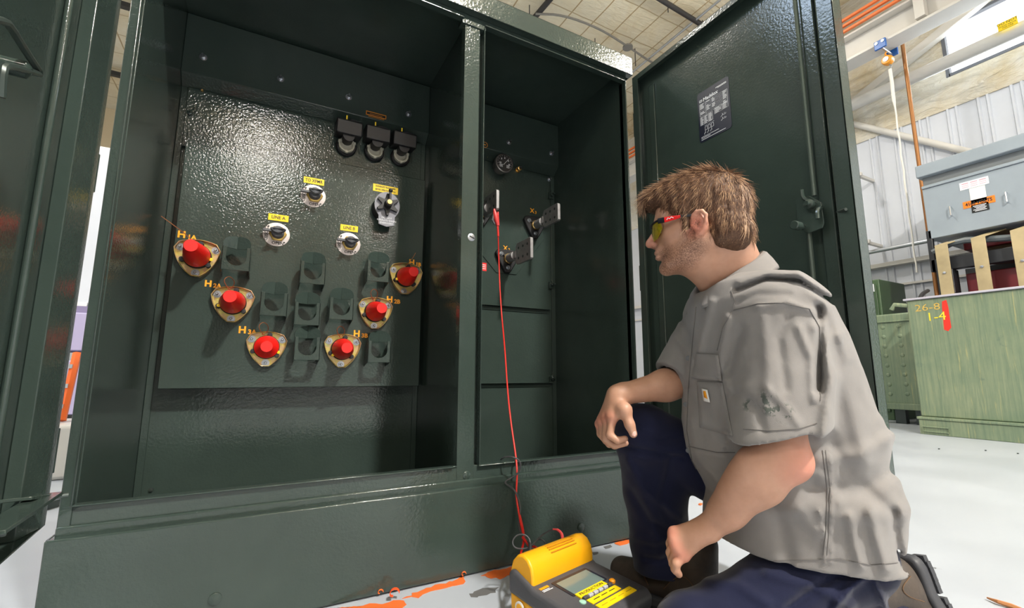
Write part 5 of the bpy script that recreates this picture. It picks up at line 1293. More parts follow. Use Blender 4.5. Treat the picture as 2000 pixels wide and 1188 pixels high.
c((0.088, 0, 0.018), (0.112, 0, -0.016), 0.0075, 0.0095, 0.012)                   # nose bridge
e((0.113, 0, -0.022), (0.011, 0.0105, 0.0095), 0.006)
for s in (-1, 1): e((0.101, s*0.011, -0.026), (0.011, 0.0075, 0.0075), 0.006)
for s in (-1, 1): bf.ell(HP(0.106, s*0.0065, -0.0345), (0.004, 0.003, 0.004), HB, 0.002, 'sub')
e((0.083, 0, -0.045), (0.016, 0.026, 0.017), 0.014)                               # muzzle
e((0.0965, 0, -0.049), (0.0085, 0.020, 0.0055), 0.004); e((0.0945, 0, -0.0605), (0.0085, 0.017, 0.0060), 0.004)
bf.cap(HP(0.108, -0.02, -0.0548), HP(0.108, 0.02, -0.0548), 0.0075, 0.0075, 0.004, 'sub') if False else None
c((0.103, -0.019, -0.0548), (0.103, 0.019, -0.0548), 0.0022, 0.0022, 0.002, 'sub')
for s in (-1, 1):
    bf.ell(HP(0.088, s*0.033, 0.004), (0.014, 0.018, 0.012), HB, 0.010, 'sub')
    e((0.074, s*0.032, 0.004), (0.0125, 0.0130, 0.0120), 0.0)
    c((0.0845, s*0.020, 0.0115), (0.080, s*0.043, 0.0105), 0.0028, 0.0028, 0.003)
# near and far ear
for s in (-1, 1):
    def E(x, y, z): return HP(x-0.004, s*(0.072+y), z*0.95-0.014)
    rim = [(0.010, 0.002, 0.012), (0.008, 0.006, 0.024), (-0.002, 0.011, 0.031), (-0.014, 0.015, 0.029), (-0.021, 0.017, 0.018), (-0.020, 0.015, 0.002), (-0.013, 0.010, -0.012), (-0.005, 0.005, -0.022), (0.003, 0.002, -0.027)]
    bf.chain([E(*p) for p in rim], [0.0035, 0.0038, 0.0042, 0.0044, 0.0044, 0.0042, 0.0045, 0.0055, 0.0050], 0.002)
    bf.ell(E(-0.006, 0.005, 0.003), (0.016, 0.0055, 0.026), HB, 0.004)
    bf.chain([E(0.002, 0.007, 0.020), E(-0.011, 0.010, 0.014), E(-0.012, 0.009, -0.002), E(-0.002, 0.006, -0.012)], [0.0025]*4, 0.002)
    bf.ell(E(-0.001, 0.011, 0.000), (0.006, 0.007, 0.009), HB, 0.003, 'sub')
    bf.chain([E(0.010, 0.003, 0.004), E(0.009, 0.004, -0.004)], [0.0045, 0.004], 0.003)
# neck and throat
bf.cap(HP(-0.030, 0, -0.020), NB, 0.058, 0.060, 0.03)
bf.cap(HP(0.015, 0, -0.070), NB+fwd*0.035, 0.040, 0.050, 0.03)
bf.cap(HP(-0.060, 0, 0.0), NB-fwd*0.010, 0.042, 0.052, 0.03)
for s in (-1, 1): bf.cap(HP(-0.02, s*0.045, -0.05), NB+fwd*0.055+lat*0.012*s, 0.014, 0.010, 0.02)
# torso kept inside the clothes
PEL = (Lh+Rh)/2
NL = NB-np.array((0, 0, 0.05))
bf.cap(NL, (Ls+Rs)/2-np.array((0, 0, 0.06)), 0.055, 0.095, 0.03)
bf.cap(NL, Ls, 0.045, 0.050, 0.03); bf.cap(NL, Rs, 0.045, 0.050, 0.03)
bf.cap((Ls+Rs)/2-np.array((0, 0, 0.06)), PEL+np.array((0, 0, 0.06)), 0.115, 0.115, 0.05)
# near arm
bf.cap(Ls, P(1520, 760, 0.95), 0.056, 0.054, 0.02); bf.cap(P(1520, 760, 0.95), Le, 0.054, 0.044, 0.02)
elb = P(1551, 905, 0.925)
bf.cap(Le, elb, 0.040, 0.032, 0.03)
fm = Le*0.68+Lw*0.32; bf.cap(P(1520, 890, 0.925), fm, 0.044, 0.0475, 0.025); bf.cap(fm, Le*0.25+Lw*0.75, 0.0475, 0.034, 0.02); bf.cap(Le*0.25+Lw*0.75, Lw, 0.034, 0.0265, 0.02)
bf.cap(P(1470, 905, 0.92), P(1435, 960, 0.945), 0.030, 0.028, 0.03)
# near hand, back of the hand to the viewer, fingers over the thigh
mcp = [P(1316, 1040, 0.990), P(1317, 1056, 0.978), P(1323, 1072, 0.970), P(1336, 1086, 0.965)]
for i, m_ in enumerate(mcp):
    bf.cap(Lw+(m_-Lw)*0.1, m_, 0.021-0.002*i, 0.0115, 0.014)
    bf.ell(m_, (0.0115, 0.0115, 0.0115), k=0.006)
fing = [[mcp[0], P(1309, 1062, 1.010), P(1311, 1085, 1.022), P(1318, 1100, 1.022)],
        [mcp[1], P(1309, 1080, 0.992), P(1314, 1102, 1.002), P(1322, 1114, 1.002)],
        [mcp[2], P(1314, 1095, 0.975), P(1318, 1112, 0.985), P(1326, 1122, 0.985)],
        [mcp[3], P(1320, 1102, 0.958), P(1320, 1114, 0.958), P(1326, 1122, 0.960)]]
for f_ in fing: bf.chain(f_, [0.0100, 0.0092, 0.0085, 0.0075], 0.003)
bf.chain([Lw+(mcp[0]-Lw)*0.35, P(1345, 1052, 1.022), P(1332, 1072, 1.040), P(1326, 1088, 1.045)], [0.016, 0.0125, 0.0105, 0.009], 0.008)
# far arm
bf.cap(Rs, Re, 0.050, 0.042, 0.02)
rm = Re*0.6+Rw*0.4; bf.cap(Re, rm, 0.043, 0.040, 0.02); bf.cap(rm, Rw, 0.040, 0.0265, 0.02)
# far hand drooping over the knee
W2 = P(1207, 772, 1.180)
bf.cap(Rw, W2, 0.0265, 0.023, 0.015)
rmcp = [P(1196, 815, 1.150), P(1185, 817, 1.168), P(1176, 822, 1.187), P(1171, 828, 1.206)]
for i, m_ in enumerate(rmcp):
    bf.cap(W2+(m_-W2)*0.05, m_, 0.0215-0.001*i, 0.0120, 0.014); bf.ell(m_, (0.0115,)*3, k=0.006)
rf = [[rmcp[0], P(1191, 850, 1.140), P(1206, 861, 1.132), P(1221, 857, 1.132)],
      [rmcp[1], P(1183, 858, 1.156), P(1200, 871, 1.146), P(1222, 866, 1.144)],
      [rmcp[2], P(1177, 852, 1.178), P(1190, 868, 1.166), P(1206, 868, 1.162)],
      [rmcp[3], P(1173, 848, 1.200), P(1184, 862, 1.190), P(1196, 863, 1.184)]]
for f_ in rf: bf.chain(f_, [0.0108, 0.0100, 0.0088, 0.0078], 0.003)
bf.chain([W2+(rmcp[0]-W2)*0.30, P(1220, 801, 1.135), P(1230, 830, 1.120), P(1237, 848, 1.114)], [0.019, 0.0155, 0.0112, 0.0098], 0.009)
bf.chain([P(1220, 801, 1.135), rmcp[0]], [0.010, 0.009], 0.016)
# legs kept inside the trousers
bf.cap(PEL+np.array((0, 0, 0.04)), Lh, 0.10, 0.08, 0.03); bf.cap(PEL, Rh, 0.10, 0.08, 0.03)
bf.cap(Lh, Lk, 0.070, 0.050, 0.02); bf.cap(Lk, Lank, 0.046, 0.036, 0.02)
bf.cap(Rh, Rk, 0.070, 0.050, 0.02); bf.cap(Rk, Ran, 0.048, 0.034, 0.02)

def mat_skin():
    m, t, b = nodes('skin'); co = coords(t)
    base = ramp(t, noise(t, co, 14, 4, 0.6), [(0.35, (0.42, 0.220, 0.142)), (0.65, (0.52, 0.290, 0.198))])
    def near(p, r0, r1, col, amt, nz=0.0):
        nonlocal base
        d = N(t, 'ShaderNodeVectorMath', operation='DISTANCE'); t.links.new(co, d.inputs[0]); d.inputs[1].default_value = tuple(p)
        mr = N(t, 'ShaderNodeMapRange'); mr.inputs[1].default_value = r0; mr.inputs[2].default_value = r1; mr.inputs[3].default_value = amt; mr.inputs[4].default_value = 0.0
        t.links.new(d.outputs['Value'], mr.inputs[0]); f = mr.outputs[0]
        if nz:
            n = noise(t, co, nz, 3, 0.7); r_ = ramp(t, n, [(0.36, (0, 0, 0)), (0.60, (1, 1, 1))]); mu_ = N(t, 'ShaderNodeMath', operation='MULTIPLY')
            t.links.new(r_, mu_.inputs[0]); t.links.new(f, mu_.inputs[1]); f = mu_.outputs[0]
        base = mixc(t, f, base, col)
    near(HP(0.0, 0.078, -0.015), 0.008, 0.034, (0.62, 0.16, 0.11), 0.75)
    near(P(1565, 910, 0.89), 0.01, 0.06, (0.62, 0.20, 0.14), 0.6)
    for q_ in rmcp+mcp: near(q_, 0.008, 0.022, (0.62, 0.19, 0.14), 0.5)
    near(HP(0.105, 0.01, -0.02), 0.005, 0.03, (0.62, 0.20, 0.15), 0.5)
    # short beard along jaw, chin and lip
    for q_, r_ in (((0.070, 0.02, -0.092), 0.036), ((0.035, 0.05, -0.080), 0.034), ((0.008, 0.06, -0.055), 0.030), ((0.097, 0.01, -0.040), 0.014), ((-0.004, 0.07, -0.012), 0.020), ((0.07, 0.035, -0.06), 0.022)):
        near(HP(*q_), r_*0.35, r_*1.25, (0.14, 0.062, 0.036), 0.9, 380)
    t.links.new(base, b.inputs['Base Color']); b.inputs['Roughness'].default_value = 0.48
    b.inputs['Subsurface Weight'].default_value = 0.12; b.inputs['Subsurface Radius'].default_value = (0.012, 0.005, 0.003); b.inputs['Subsurface Scale'].default_value = 0.6
    bump(t, b, noise(t, co, 420, 3, 0.6), 0.18, 0.0008)
    return m
M['skin'] = mat_skin()
person = bf.mesh('person', 'skin', None, 2)
tag(person, 'person in a grey work shirt and navy trousers kneeling before the open cabinet', 'person')
del bf
# nails
M['nail'] = simple('fingernail', (0.72, 0.42, 0.36), 0.3)
def nail(pt, axis, out, w=0.0056, l=0.0068):
    axis = nrm(axis); out = nrm(np.array(out)-axis*(np.array(out)@axis)); side = np.cross(axis, out)
    rs = []
    for i in range(6):
        t = -1+2*i/5; ww = w*math.sqrt(max(0.05, 1-abs(t)**3)); rs.append([pt+axis*l*t+side*ww*s+out*(0.0012-0.0022*s*s) for s in (-1, -.5, 0, .5, 1)]+[pt+axis*l*t+side*ww*s-out*0.003 for s in (1, 0, -1)])
    MB().rings(rs).build('fingernail', 'nail', person)
tocam = lambda p: nrm(CAM-p)
p_ = P(1237.5, 847, 1.114); nail(p_+tocam(p_)*0.0080, P(1239, 856, 1.11)-P(1231, 832, 1.12), tocam(p_))
# eye (near side) behind the lens
M['eyewhite'] = simple('eye_white', (0.75, 0.72, 0.68), 0.25)
for s in (-1, 1):
    MB().ball(HP(0.0752, s*0.032, 0.004), 0.0110, 16, 10).build('eyeball', 'eyewhite', person)
    MB().ball(HP(0.0845, s*0.033, 0.004), 0.0041, 12, 8).build('iris', 'ink', person)

# ---------------------------------------------------------------- shirt
STAINS = []
def mat_cloth(name, col, col2, weave=900, rough=0.85, stains=False):
    m, t, b = nodes(name); co = coords(t)
    base = ramp(t, noise(t, co, 7, 5, 0.65), [(0.3, col2), (0.7, col)])
    if stains:
        for (u, v, d_, r_, s_) in ((1497, 781, 0.86, 0.020, 60), (1503, 800, 0.86, 0.014, 70), (1530, 806, 0.86, 0.020, 70), (1462, 792, 0.87, 0.014, 80), (1465, 1086, 0.95, 0.02, 60), (1362, 915, 1.0, 0.012, 80)):
            d = N(t, 'ShaderNodeVectorMath', operation='DISTANCE'); t.links.new(co, d.inputs[0]); d.inputs[1].default_value = tuple(P(u, v, d_)); STAINS.append((d, u, v))
            mr = N(t, 'ShaderNodeMapRange'); mr.inputs[1].default_value = r_*0.4; mr.inputs[2].default_value = r_; mr.inputs[3].default_value = 1.0; mr.inputs[4].default_value = 0.0
            t.links.new(d.outputs['Value'], mr.inputs[0])
            n = ramp(t, noise(t, co, s_*1.2, 3, 0.6), [(0.50, (0, 0, 0)), (0.54, (0.85,)*3)]); mu_ = N(t, 'ShaderNodeMath', operation='MULTIPLY')
            t.links.new(n, mu_.inputs[0]); t.links.new(mr.outputs[0], mu_.inputs[1])
            base = mixc(t, mu_.outputs[0], base, (0.05, 0.065, 0.055) if v < 1000 else (0.16, 0.13, 0.09))
    t.links.new(base, b.inputs['Base Color']); b.inputs['Roughness'].default_value = rough; b.inputs['Specular IOR Level'].default_value = 0.2
    b.inputs['Sheen Weight'].default_value = 0.15
    bump(t, b, noise(t, co, weave, 2, 0.5), 0.35, 0.0008)
    return m
M['shirt'] = mat_cloth('grey_ripstop', (0.245, 0.232, 0.225), (0.205, 0.192, 0.185), stains=True)
M['navy'] = mat_cloth('navy_twill', (0.008, 0.011, 0.038), (0.005, 0.007, 0.026), 700)
M['stitch'] = simple('grey_stitching', (0.30, 0.285, 0.275), 0.8)

sf = Field((0.62, 0.30, 0.12), (1.38, 1.08, 0.96), 0.0040)
# torso section table: height, centre pixel column and depth, half depth (front-back), half width
SEC = [  # (u, v, depth, half fwd, half lat)
 (1545, 1112, 1.115, 0.215, 0.215), (1549, 1040, 1.115, 0.199, 0.215), (1550, 960, 1.115, 0.201, 0.210), (1522, 880, 1.12, 0.212, 0.205), (1508, 800, 1.125, 0.205, 0.205),
 (1493, 720, 1.13, 0.185, 0.205), (1477, 650, 1.13, 0.159, 0.200), (1466, 600, 1.13, 0.143, 0.185), (1452, 565, 1.13, 0.115, 0.145), (1440, 542, 1.13, 0.080, 0.085)]
cz = np.array([P(u, v, d)[2] for u, v, d, a, b in SEC]); cxy = np.array([P(u, v, d)[:2] for u, v, d, a, b in SEC])
aa = np.array([s[3] for s in SEC])*KD; bb = np.array([s[4] for s in SEC])*KD
def torso(x, y, z, grow=0.0):
    zz = np.broadcast_to(z, z.shape)
    X0 = np.interp(zz, cz, cxy[:, 0]); Y0 = np.interp(zz, cz, cxy[:, 1]); A_ = np.interp(zz, cz, aa)+grow; B_ = np.interp(zz, cz, bb)+grow
    dx, dy = x-X0, y-Y0; f_ = dx*fwd[0]+dy*fwd[1]; l_ = dx*lat[0]+dy*lat[1]
    rr = (np.abs(f_/A_)**2.3+np.abs(l_/B_)**2.3)**(1/2.3)
    return ((rr-1)*np.minimum(A_, B_)).astype(np.float32)
zlo, zhi = cz[0], cz[-1]
HC = P(1550, 1080, 1.115)
def hem(x, y):
    f_ = (x-HC[0])*fwd[0]+(y-HC[1])*fwd[1]
    return 0.2185+0.10*f_+0*x*y
sf.put((0.62, 0.30, zlo-0.02), (1.38, 1.08, zhi+0.01), lambda x, y, z: np.maximum(torso(x, y, z), np.maximum(hem(x, y)-z, z-zhi)), 0.0)
# shoulders
sf.cap(NB+np.array((0, 0, -0.055)), Ls+np.array((0, 0, -0.02)), 0.062, 0.070, 0.045); sf.cap(NB+np.array((0, 0, -0.055)), Rs, 0.062, 0.066, 0.045)
# sleeves with open ends
def sleeve(a, b, ra, rb, cutp, cutn, k=0.03):
    a, b = np.array(a), np.array(b); ba = b-a; L2 = ba@ba; cutn = nrm(cutn); ra, rb = ra*KD, rb*KD
    def fn(x, y, z, ra=ra, rb=rb):
        X, Y, Zz = x-a[0], y-a[1], z-a[2]; t = np.clip((X*ba[0]+Y*ba[1]+Zz*ba[2])/L2, 0, 1)
        d = np.sqrt((X-ba[0]*t)**2+(Y-ba[1]*t)**2+(Zz-ba[2]*t)**2)-(ra+(rb-ra)*t)
        pl_ = (x-cutp[0])*cutn[0]+(y-cutp[1])*cutn[1]+(z-cutp[2])*cutn[2]
        inner = np.maximum(d+0.015, -(pl_+0.05))
        return np.maximum(np.maximum(d, pl_), -inner).astype(np.float32)
    R_ = max(ra, rb)
    sf.put(np.minimum(a, b)-R_, np.maximum(a, b)+R_, fn, k)
LcP = P(1526, 842, 0.935)
sleeve(Ls+np.array((0, 0, -0.01)), P(1517, 875, 0.925), 0.074, 0.094, LcP, nrm(P(1528, 870, 0.925)-P(1523, 740, 0.95))-0.32*fwd, 0.035)
RcP = P(1312, 737, 1.245)
sleeve(Rs, P(1318, 752, 1.235), 0.064, 0.070, RcP, P(1290, 752, 1.225)-P(1372, 660, 1.27), 0.03)
# opening for the neck
sf.cap(NB+fwd*0.02+np.array((0, 0, 0.0)), HP(0.0, 0, -0.06), 0.060, 0.078, 0.008, 'sub')
sf.cap(NB+fwd*0.06+np.array((0, 0, -0.03)), NB+fwd*0.09+np.array((0, 0, 0.05)), 0.022, 0.045, 0.008, 'sub')
# hollow hem
sf.put((0.62, 0.30, zlo-0.03), (1.38, 1.08, 0.32), lambda x, y, z: np.maximum(torso(x, y, z, -0.018), z-(hem(x, y)+0.04)), 0.0, 'sub')
# folds: (polyline in photo pixels, width px, height)
FOLDS = [
 ([(1440, 566), (1495, 545), (1560, 548), (1625, 590)], 5, -0.010), ([(1445, 552), (1500, 532), (1560, 534), (1625, 574)], 9, 0.006),
 ([(1600, 640), (1625, 740), (1610, 850)], 16, 0.010), ([(1640, 660), (1660, 780), (1690, 900)], 18, 0.007), ([(1600, 900), (1680, 890), (1750, 850)], 16, 0.008),
 ([(1590, 950), (1680, 960), (1765, 900)], 18, -0.009), ([(1560, 990), (1660, 1010), (1760, 1000)], 20, 0.006), ([(1620, 860), (1660, 930), (1740, 1000)], 14, -0.006),
 ([(1470, 1000), (1560, 1000), (1600, 1040)], 14, 0.005), ([(1480, 930), (1520, 1010), (1540, 1090)], 16, -0.005), ([(1700, 1000), (1715, 1060), (1730, 1110)], 12, 0.008), ([(1660, 1010), (1668, 1060), (1680, 1105)], 10, 0.006),
 ([(1745, 1000), (1750, 1060), (1765, 1110)], 10, -0.007), ([(1345, 820), (1360, 900), (1420, 960)], 14, 0.006), ([(1350, 760), (1400, 830), (1440, 900)], 12, -0.004),
 ([(1420, 620), (1405, 700), (1420, 760)], 9, 0.005), ([(1450, 640), (1425, 720), (1405, 735)], 8, -0.005), ([(1490, 620), (1500, 720), (1495, 800)], 12, 0.003), ([(1540, 620), (1520, 660), (1535, 760)], 9, -0.004),
 ([(1560, 640), (1585, 700), (1590, 780)], 9, 0.005), ([(1480, 600), (1540, 590), (1590, 610)], 7, 0.005), ([(1440, 590), (1480, 575), (1540, 575)], 6, -0.003),
 ([(1598, 600), (1603, 680), (1598, 760)], 8, -0.010), ([(1390, 590), (1372, 650), (1360, 700)], 8, 0.005), ([(1500, 760), (1540, 800), (1560, 830)], 8, 0.003), ([(1440, 770), (1480, 800), (1490, 840)], 8, -0.003),
 ([(1600, 1000), (1612, 1050), (1610, 1100)], 4, 0.004), ([(1620, 880), (1625, 950), (1622, 1100)], 3, 0.003), ([(1500, 900), (1600, 930), (1640, 980)], 14, 0.006),
 ([(1640, 560), (1690, 700), (1720, 800)], 14, -0.005), ([(1560, 540), (1620, 600), (1660, 700)], 12, 0.005), ([(1320, 660), (1345, 690), (1350, 740)], 7, 0.004), ([(1330, 620), (1350, 660), (1365, 720)], 6, -0.004)]
def folds(x, y, z):
    u, v = PX(x, y, z); d = np.zeros(u.shape, np.float32)
    for line, w_, amp in FOLDS:
        best = None
        for (u0, v0), (u1, v1) in zip(line[:-1], line[1:]):
            du, dv = u1-u0, v1-v0; t = np.clip(((u-u0)*du+(v-v0)*dv)/(du*du+dv*dv), 0, 1)
            q = (u-u0-du*t)**2+(v-v0-dv*t)**2; best = q if best is None else np.minimum(best, q)
        d -= 1.35*amp*np.exp(-best/(w_*w_)).astype(np.float32)
    d += 0.0022*vnoise(x, y, z, 26, 4)+0.0015*vnoise(x, y, z, 60, 9)
    return d.astype(np.float32)
sf.put(sf.lo, sf.lo+sf.n*sf.h, folds, 0, 'disp')
shirt = sf.mesh('shirt', 'shirt', person, 1); shirt['label'] = 'grey short-sleeved work shirt with chest pocket'
del sf

# collar: a folded band standing round the neck, open at the throat
def collar_ring(zn, zf, rn, rf, back=0.0):
    """ring round the neck: heights zn at the nape, zf at the throat; radii likewise"""
    pts = []
    for k in range(33):
        a_ = R(-150+300*k/32); dirn = -fwd*math.cos(a_)+lat*math.sin(a_); fr_ = (1-math.cos(a_))/2
        pts.append(NB+(fwd*(0.012+back)+dirn*(rn+(rf-rn)*fr_)+np.array((0, 0, zn+(zf-zn)*fr_)))*KD)
    return pts
inner = collar_ring(0.066, -0.040, 0.070, 0.080); top_ = collar_ring(0.074, -0.034, 0.078, 0.088); outer = collar_ring(0.022, -0.095, 0.110, 0.122); outer2 = collar_ring(0.018, -0.098, 0.104, 0.116); low = collar_ring(-0.005, -0.085, 0.082, 0.086)
rs = [[inner[k], top_[k], outer[k], outer2[k], top_[k]*0.5+inner[k]*0.5+np.array((0, 0, -0.008)), low[k]] for k in range(33)]
col = MB().rings(rs).build('collar', 'shirt', shirt, bevel=0)
sm = col.modifiers.new('sub', 'SUBSURF'); sm.levels = 1; sm.render_levels = 1
# pocket, flap, tab, buttons laid on the shirt by casting onto its surface
dg_ = bpy.context.evaluated_depsgraph_get()
from mathutils.bvhtree import BVHTree
def bvh_of(o): return BVHTree.FromObject(o, bpy.context.evaluated_depsgraph_get())
SB = bvh_of(shirt)
def onto(bv, u, v, lift=0.001):
    d_ = nrm(ray(u, v)); h = bv.ray_cast(Vector(CAM), Vector(d_))
    if h[0] is None: return None
    n_ = np.array(h[1]); n_ = n_ if n_@d_ < 0 else -n_
    return np.array(h[0])+n_*lift
def decal(bv, quad, name, mat, parent, nu=8, nv=8, th=0.0016, lift=0.0012):
    """a cloth patch following the surface under a pixel quad"""
    g_ = []
    for j in range(nv+1):
        row = []
        for i in range(nu+1):
            s, t = i/nu, j/nv
            u = (1-t)*((1-s)*quad[0][0]+s*quad[1][0])+t*((1-s)*quad[3][0]+s*quad[2][0]); v = (1-t)*((1-s)*quad[0][1]+s*quad[1][1])+t*((1-s)*quad[3][1]+s*quad[2][1])
            p = onto(bv, u, v, lift)
            if p is None: return None
            row.append(p)
        g_.append(row)
    mb = MB(); V = [[mb._v(p) for p in r] for r in g_]
    for j in range(nv):
        for i in range(nu): mb._f([V[j][i], V[j][i+1], V[j+1][i+1], V[j+1][i]])
    o = mb.build(name, mat, parent)
    s_ = o.modifiers.new('thick', 'SOLIDIFY'); s_.thickness = th; s_.offset = 0
    return o
def seam(bv, line, name, mat, parent, r_=0.0009, n=10, lift=0.0008):
    pts = []
    for (u0, v0), (u1, v1) in zip(line[:-1], line[1:]):
        for k in range(n):
            p = onto(bv, u0+(u1-u0)*k/n, v0+(v1-v0)*k/n, lift)
            if p is not None and (not pts or np.linalg.norm(p-pts[-1]) < 0.05): pts.append(p)
    if len(pts) > 2: MB().tube(pts, r_, 5).build(name, mat, parent)
decal(SB, [(1362, 745), (1412, 748), (1432, 852), (1368, 835)], 'chest_pocket', 'shirt', shirt)
decal(SB, [(1362, 690), (1404, 694), (1412, 745), (1352, 738)], 'pocket_flap', 'shirt', shirt, th=0.002, lift=0.0025)
tb_ = decal(SB, [(1374, 759), (1385, 762), (1390, 786), (1378, 783)], 'maker_tab', 'paper', shirt, 4, 4, th=0.0008, lift=0.0045)
decal(SB, [(1378, 764), (1382, 764), (1386, 779), (1380, 776)], 'tab_mark', 'hoistorange', shirt, 3, 3, th=0.0008, lift=0.0055)
for d_n, u_, v_ in STAINS:
    p_ = onto(SB, u_, v_, 0.0)
    if p_ is not None: d_n.inputs[1].default_value = tuple(p_)
M['seam'] = simple('shirt_seam_shadow', (0.13, 0.122, 0.118), 0.9)
seam(SB, [(1452, 838), (1500, 842), (1560, 838), (1600, 826)], 'sleeve_stitching', 'seam', shirt, 0.0007)
seam(SB, [(1352, 1098), (1450, 1098), (1550, 1094), (1640, 1092), (1700, 1104), (1765, 1098)], 'hem_stitching', 'seam', shirt, 0.0007)
seam(SB, [(1606, 880), (1616, 960), (1612, 1040), (1608, 1090)], 'side_seam', 'seam', shirt, 0.0007)
seam(SB, [(1612, 880), (1622, 960), (1618, 1040), (1614, 1090)], 'side_seam', 'seam', shirt, 0.0005)
seam(SB, [(1432, 606), (1480, 594), (1530, 592), (1580, 604), (1600, 640), (1603, 720), (1602, 790)], 'armhole_seam', 'seam', shirt, 0.0009)
seam(SB, [(1428, 568), (1436, 588), (1432, 606), (1412, 640), (1400, 690)], 'armhole_seam', 'seam', shirt, 0.0009)
seam(SB, [(1360, 600), (1352, 680), (1345, 760), (1342, 840), (1352, 900), (1378, 950)], 'front_placket', 'seam', shirt, 0.0011)
seam(SB, [(1345, 872), (1400, 884), (1440, 884)], 'front_seam', 'seam', shirt, 0.0008)
for u_, v_ in ((1345, 700), (1340, 790), (1345, 880)):
    p_ = onto(SB, u_, v_, 0.001)
    if p_ is not None:
        n_ = nrm(CAM-p_); MB().lathe([(0.0055, 0), (0.0055, 0.0015), (0.004, 0.0022), (0.0005, 0.0018)], p_, n_, 16).build('button', 'greyknob', shirt)
# ---------------------------------------------------------------- trousers
pf = Field((0.60, 0.30, 0.0), (1.38, 1.10, 0.62), 0.0042)
pf.cap(PEL+np.array((0, 0, 0.05)), PEL, 0.12, 0.12, 0.04); pf.cap(PEL, Lh+np.array((0, 0, -0.03)), 0.11, 0.092, 0.04); pf.cap(PEL, Rh, 0.11, 0.10, 0.04)
pf.cap(Lh+np.array((0, 0, -0.03)), Lk, 0.094, 0.072, 0.03); pf.cap(Lk+np.array((0, 0, 0.03)), Lank, 0.068, 0.056, 0.03)
pf.cap(Rh, Rk, 0.100, 0.080, 0.03); pf.cap(Rk, PB(1279, 960, 1.14), 0.078, 0.082, 0.02); pf.cap(PB(1279, 960, 1.14), PB(1288, 1060, 1.145), 0.082, 0.080, 0.02); pf.cap(PB(1288, 1060, 1.145), PB(1300, 1150, 1.145), 0.080, 0.078, 0.01)
zcuff = PB(1292, 1136, 1.08)[2]
pf.put((0.78, 0.80, 0.0), (1.05, 1.10, zcuff), lambda x, y, z: np.maximum(np.maximum(z-zcuff, x-1.03), 0.79-y), 0.004, 'sub')
pf.put((0.60, 0.30, -0.05), (1.38, 1.10, 0.02), lambda x, y, z: (z-0.006)+0*x+0*y, 0, 'sub')
PF = [([(1215, 872), (1265, 882), (1335, 895)], 5, -0.005), ([(1225, 900), (1260, 960), (1330, 1010)], 9, 0.007), ([(1235, 960), (1270, 1020), (1330, 1050)], 8, -0.006), ([(1210, 880), (1260, 900), (1330, 880)], 10, 0.003), ([(1240, 840), (1290, 860), (1340, 850)], 7, -0.004), ([(1225, 930), (1270, 1000), (1290, 1080)], 10, 0.005), ([(1310, 900), (1290, 980), (1320, 1080)], 9, -0.005),
      ([(1240, 1050), (1280, 1060), (1330, 1040)], 8, 0.005), ([(1260, 1090), (1290, 1095), (1320, 1085)], 6, -0.005), ([(1540, 1188), (1620, 1130), (1700, 1110)], 10, -0.008), ([(1500, 1120), (1600, 1150), (1660, 1188)], 12, 0.005),
      ([(1630, 1188), (1660, 1150), (1690, 1125)], 8, 0.007), ([(1380, 1130), (1440, 1140), (1500, 1180)], 12, 0.004), ([(1700, 1125), (1720, 1160), (1730, 1188)], 6, 0.006)]
_F = FOLDS; FOLDS = PF
pf.put(pf.lo, pf.lo+pf.n*pf.h, folds, 0, 'disp')
FOLDS = _F
trousers = pf.mesh('trousers', 'navy', person, 2); trousers['label'] = 'navy blue work trousers'
del pf

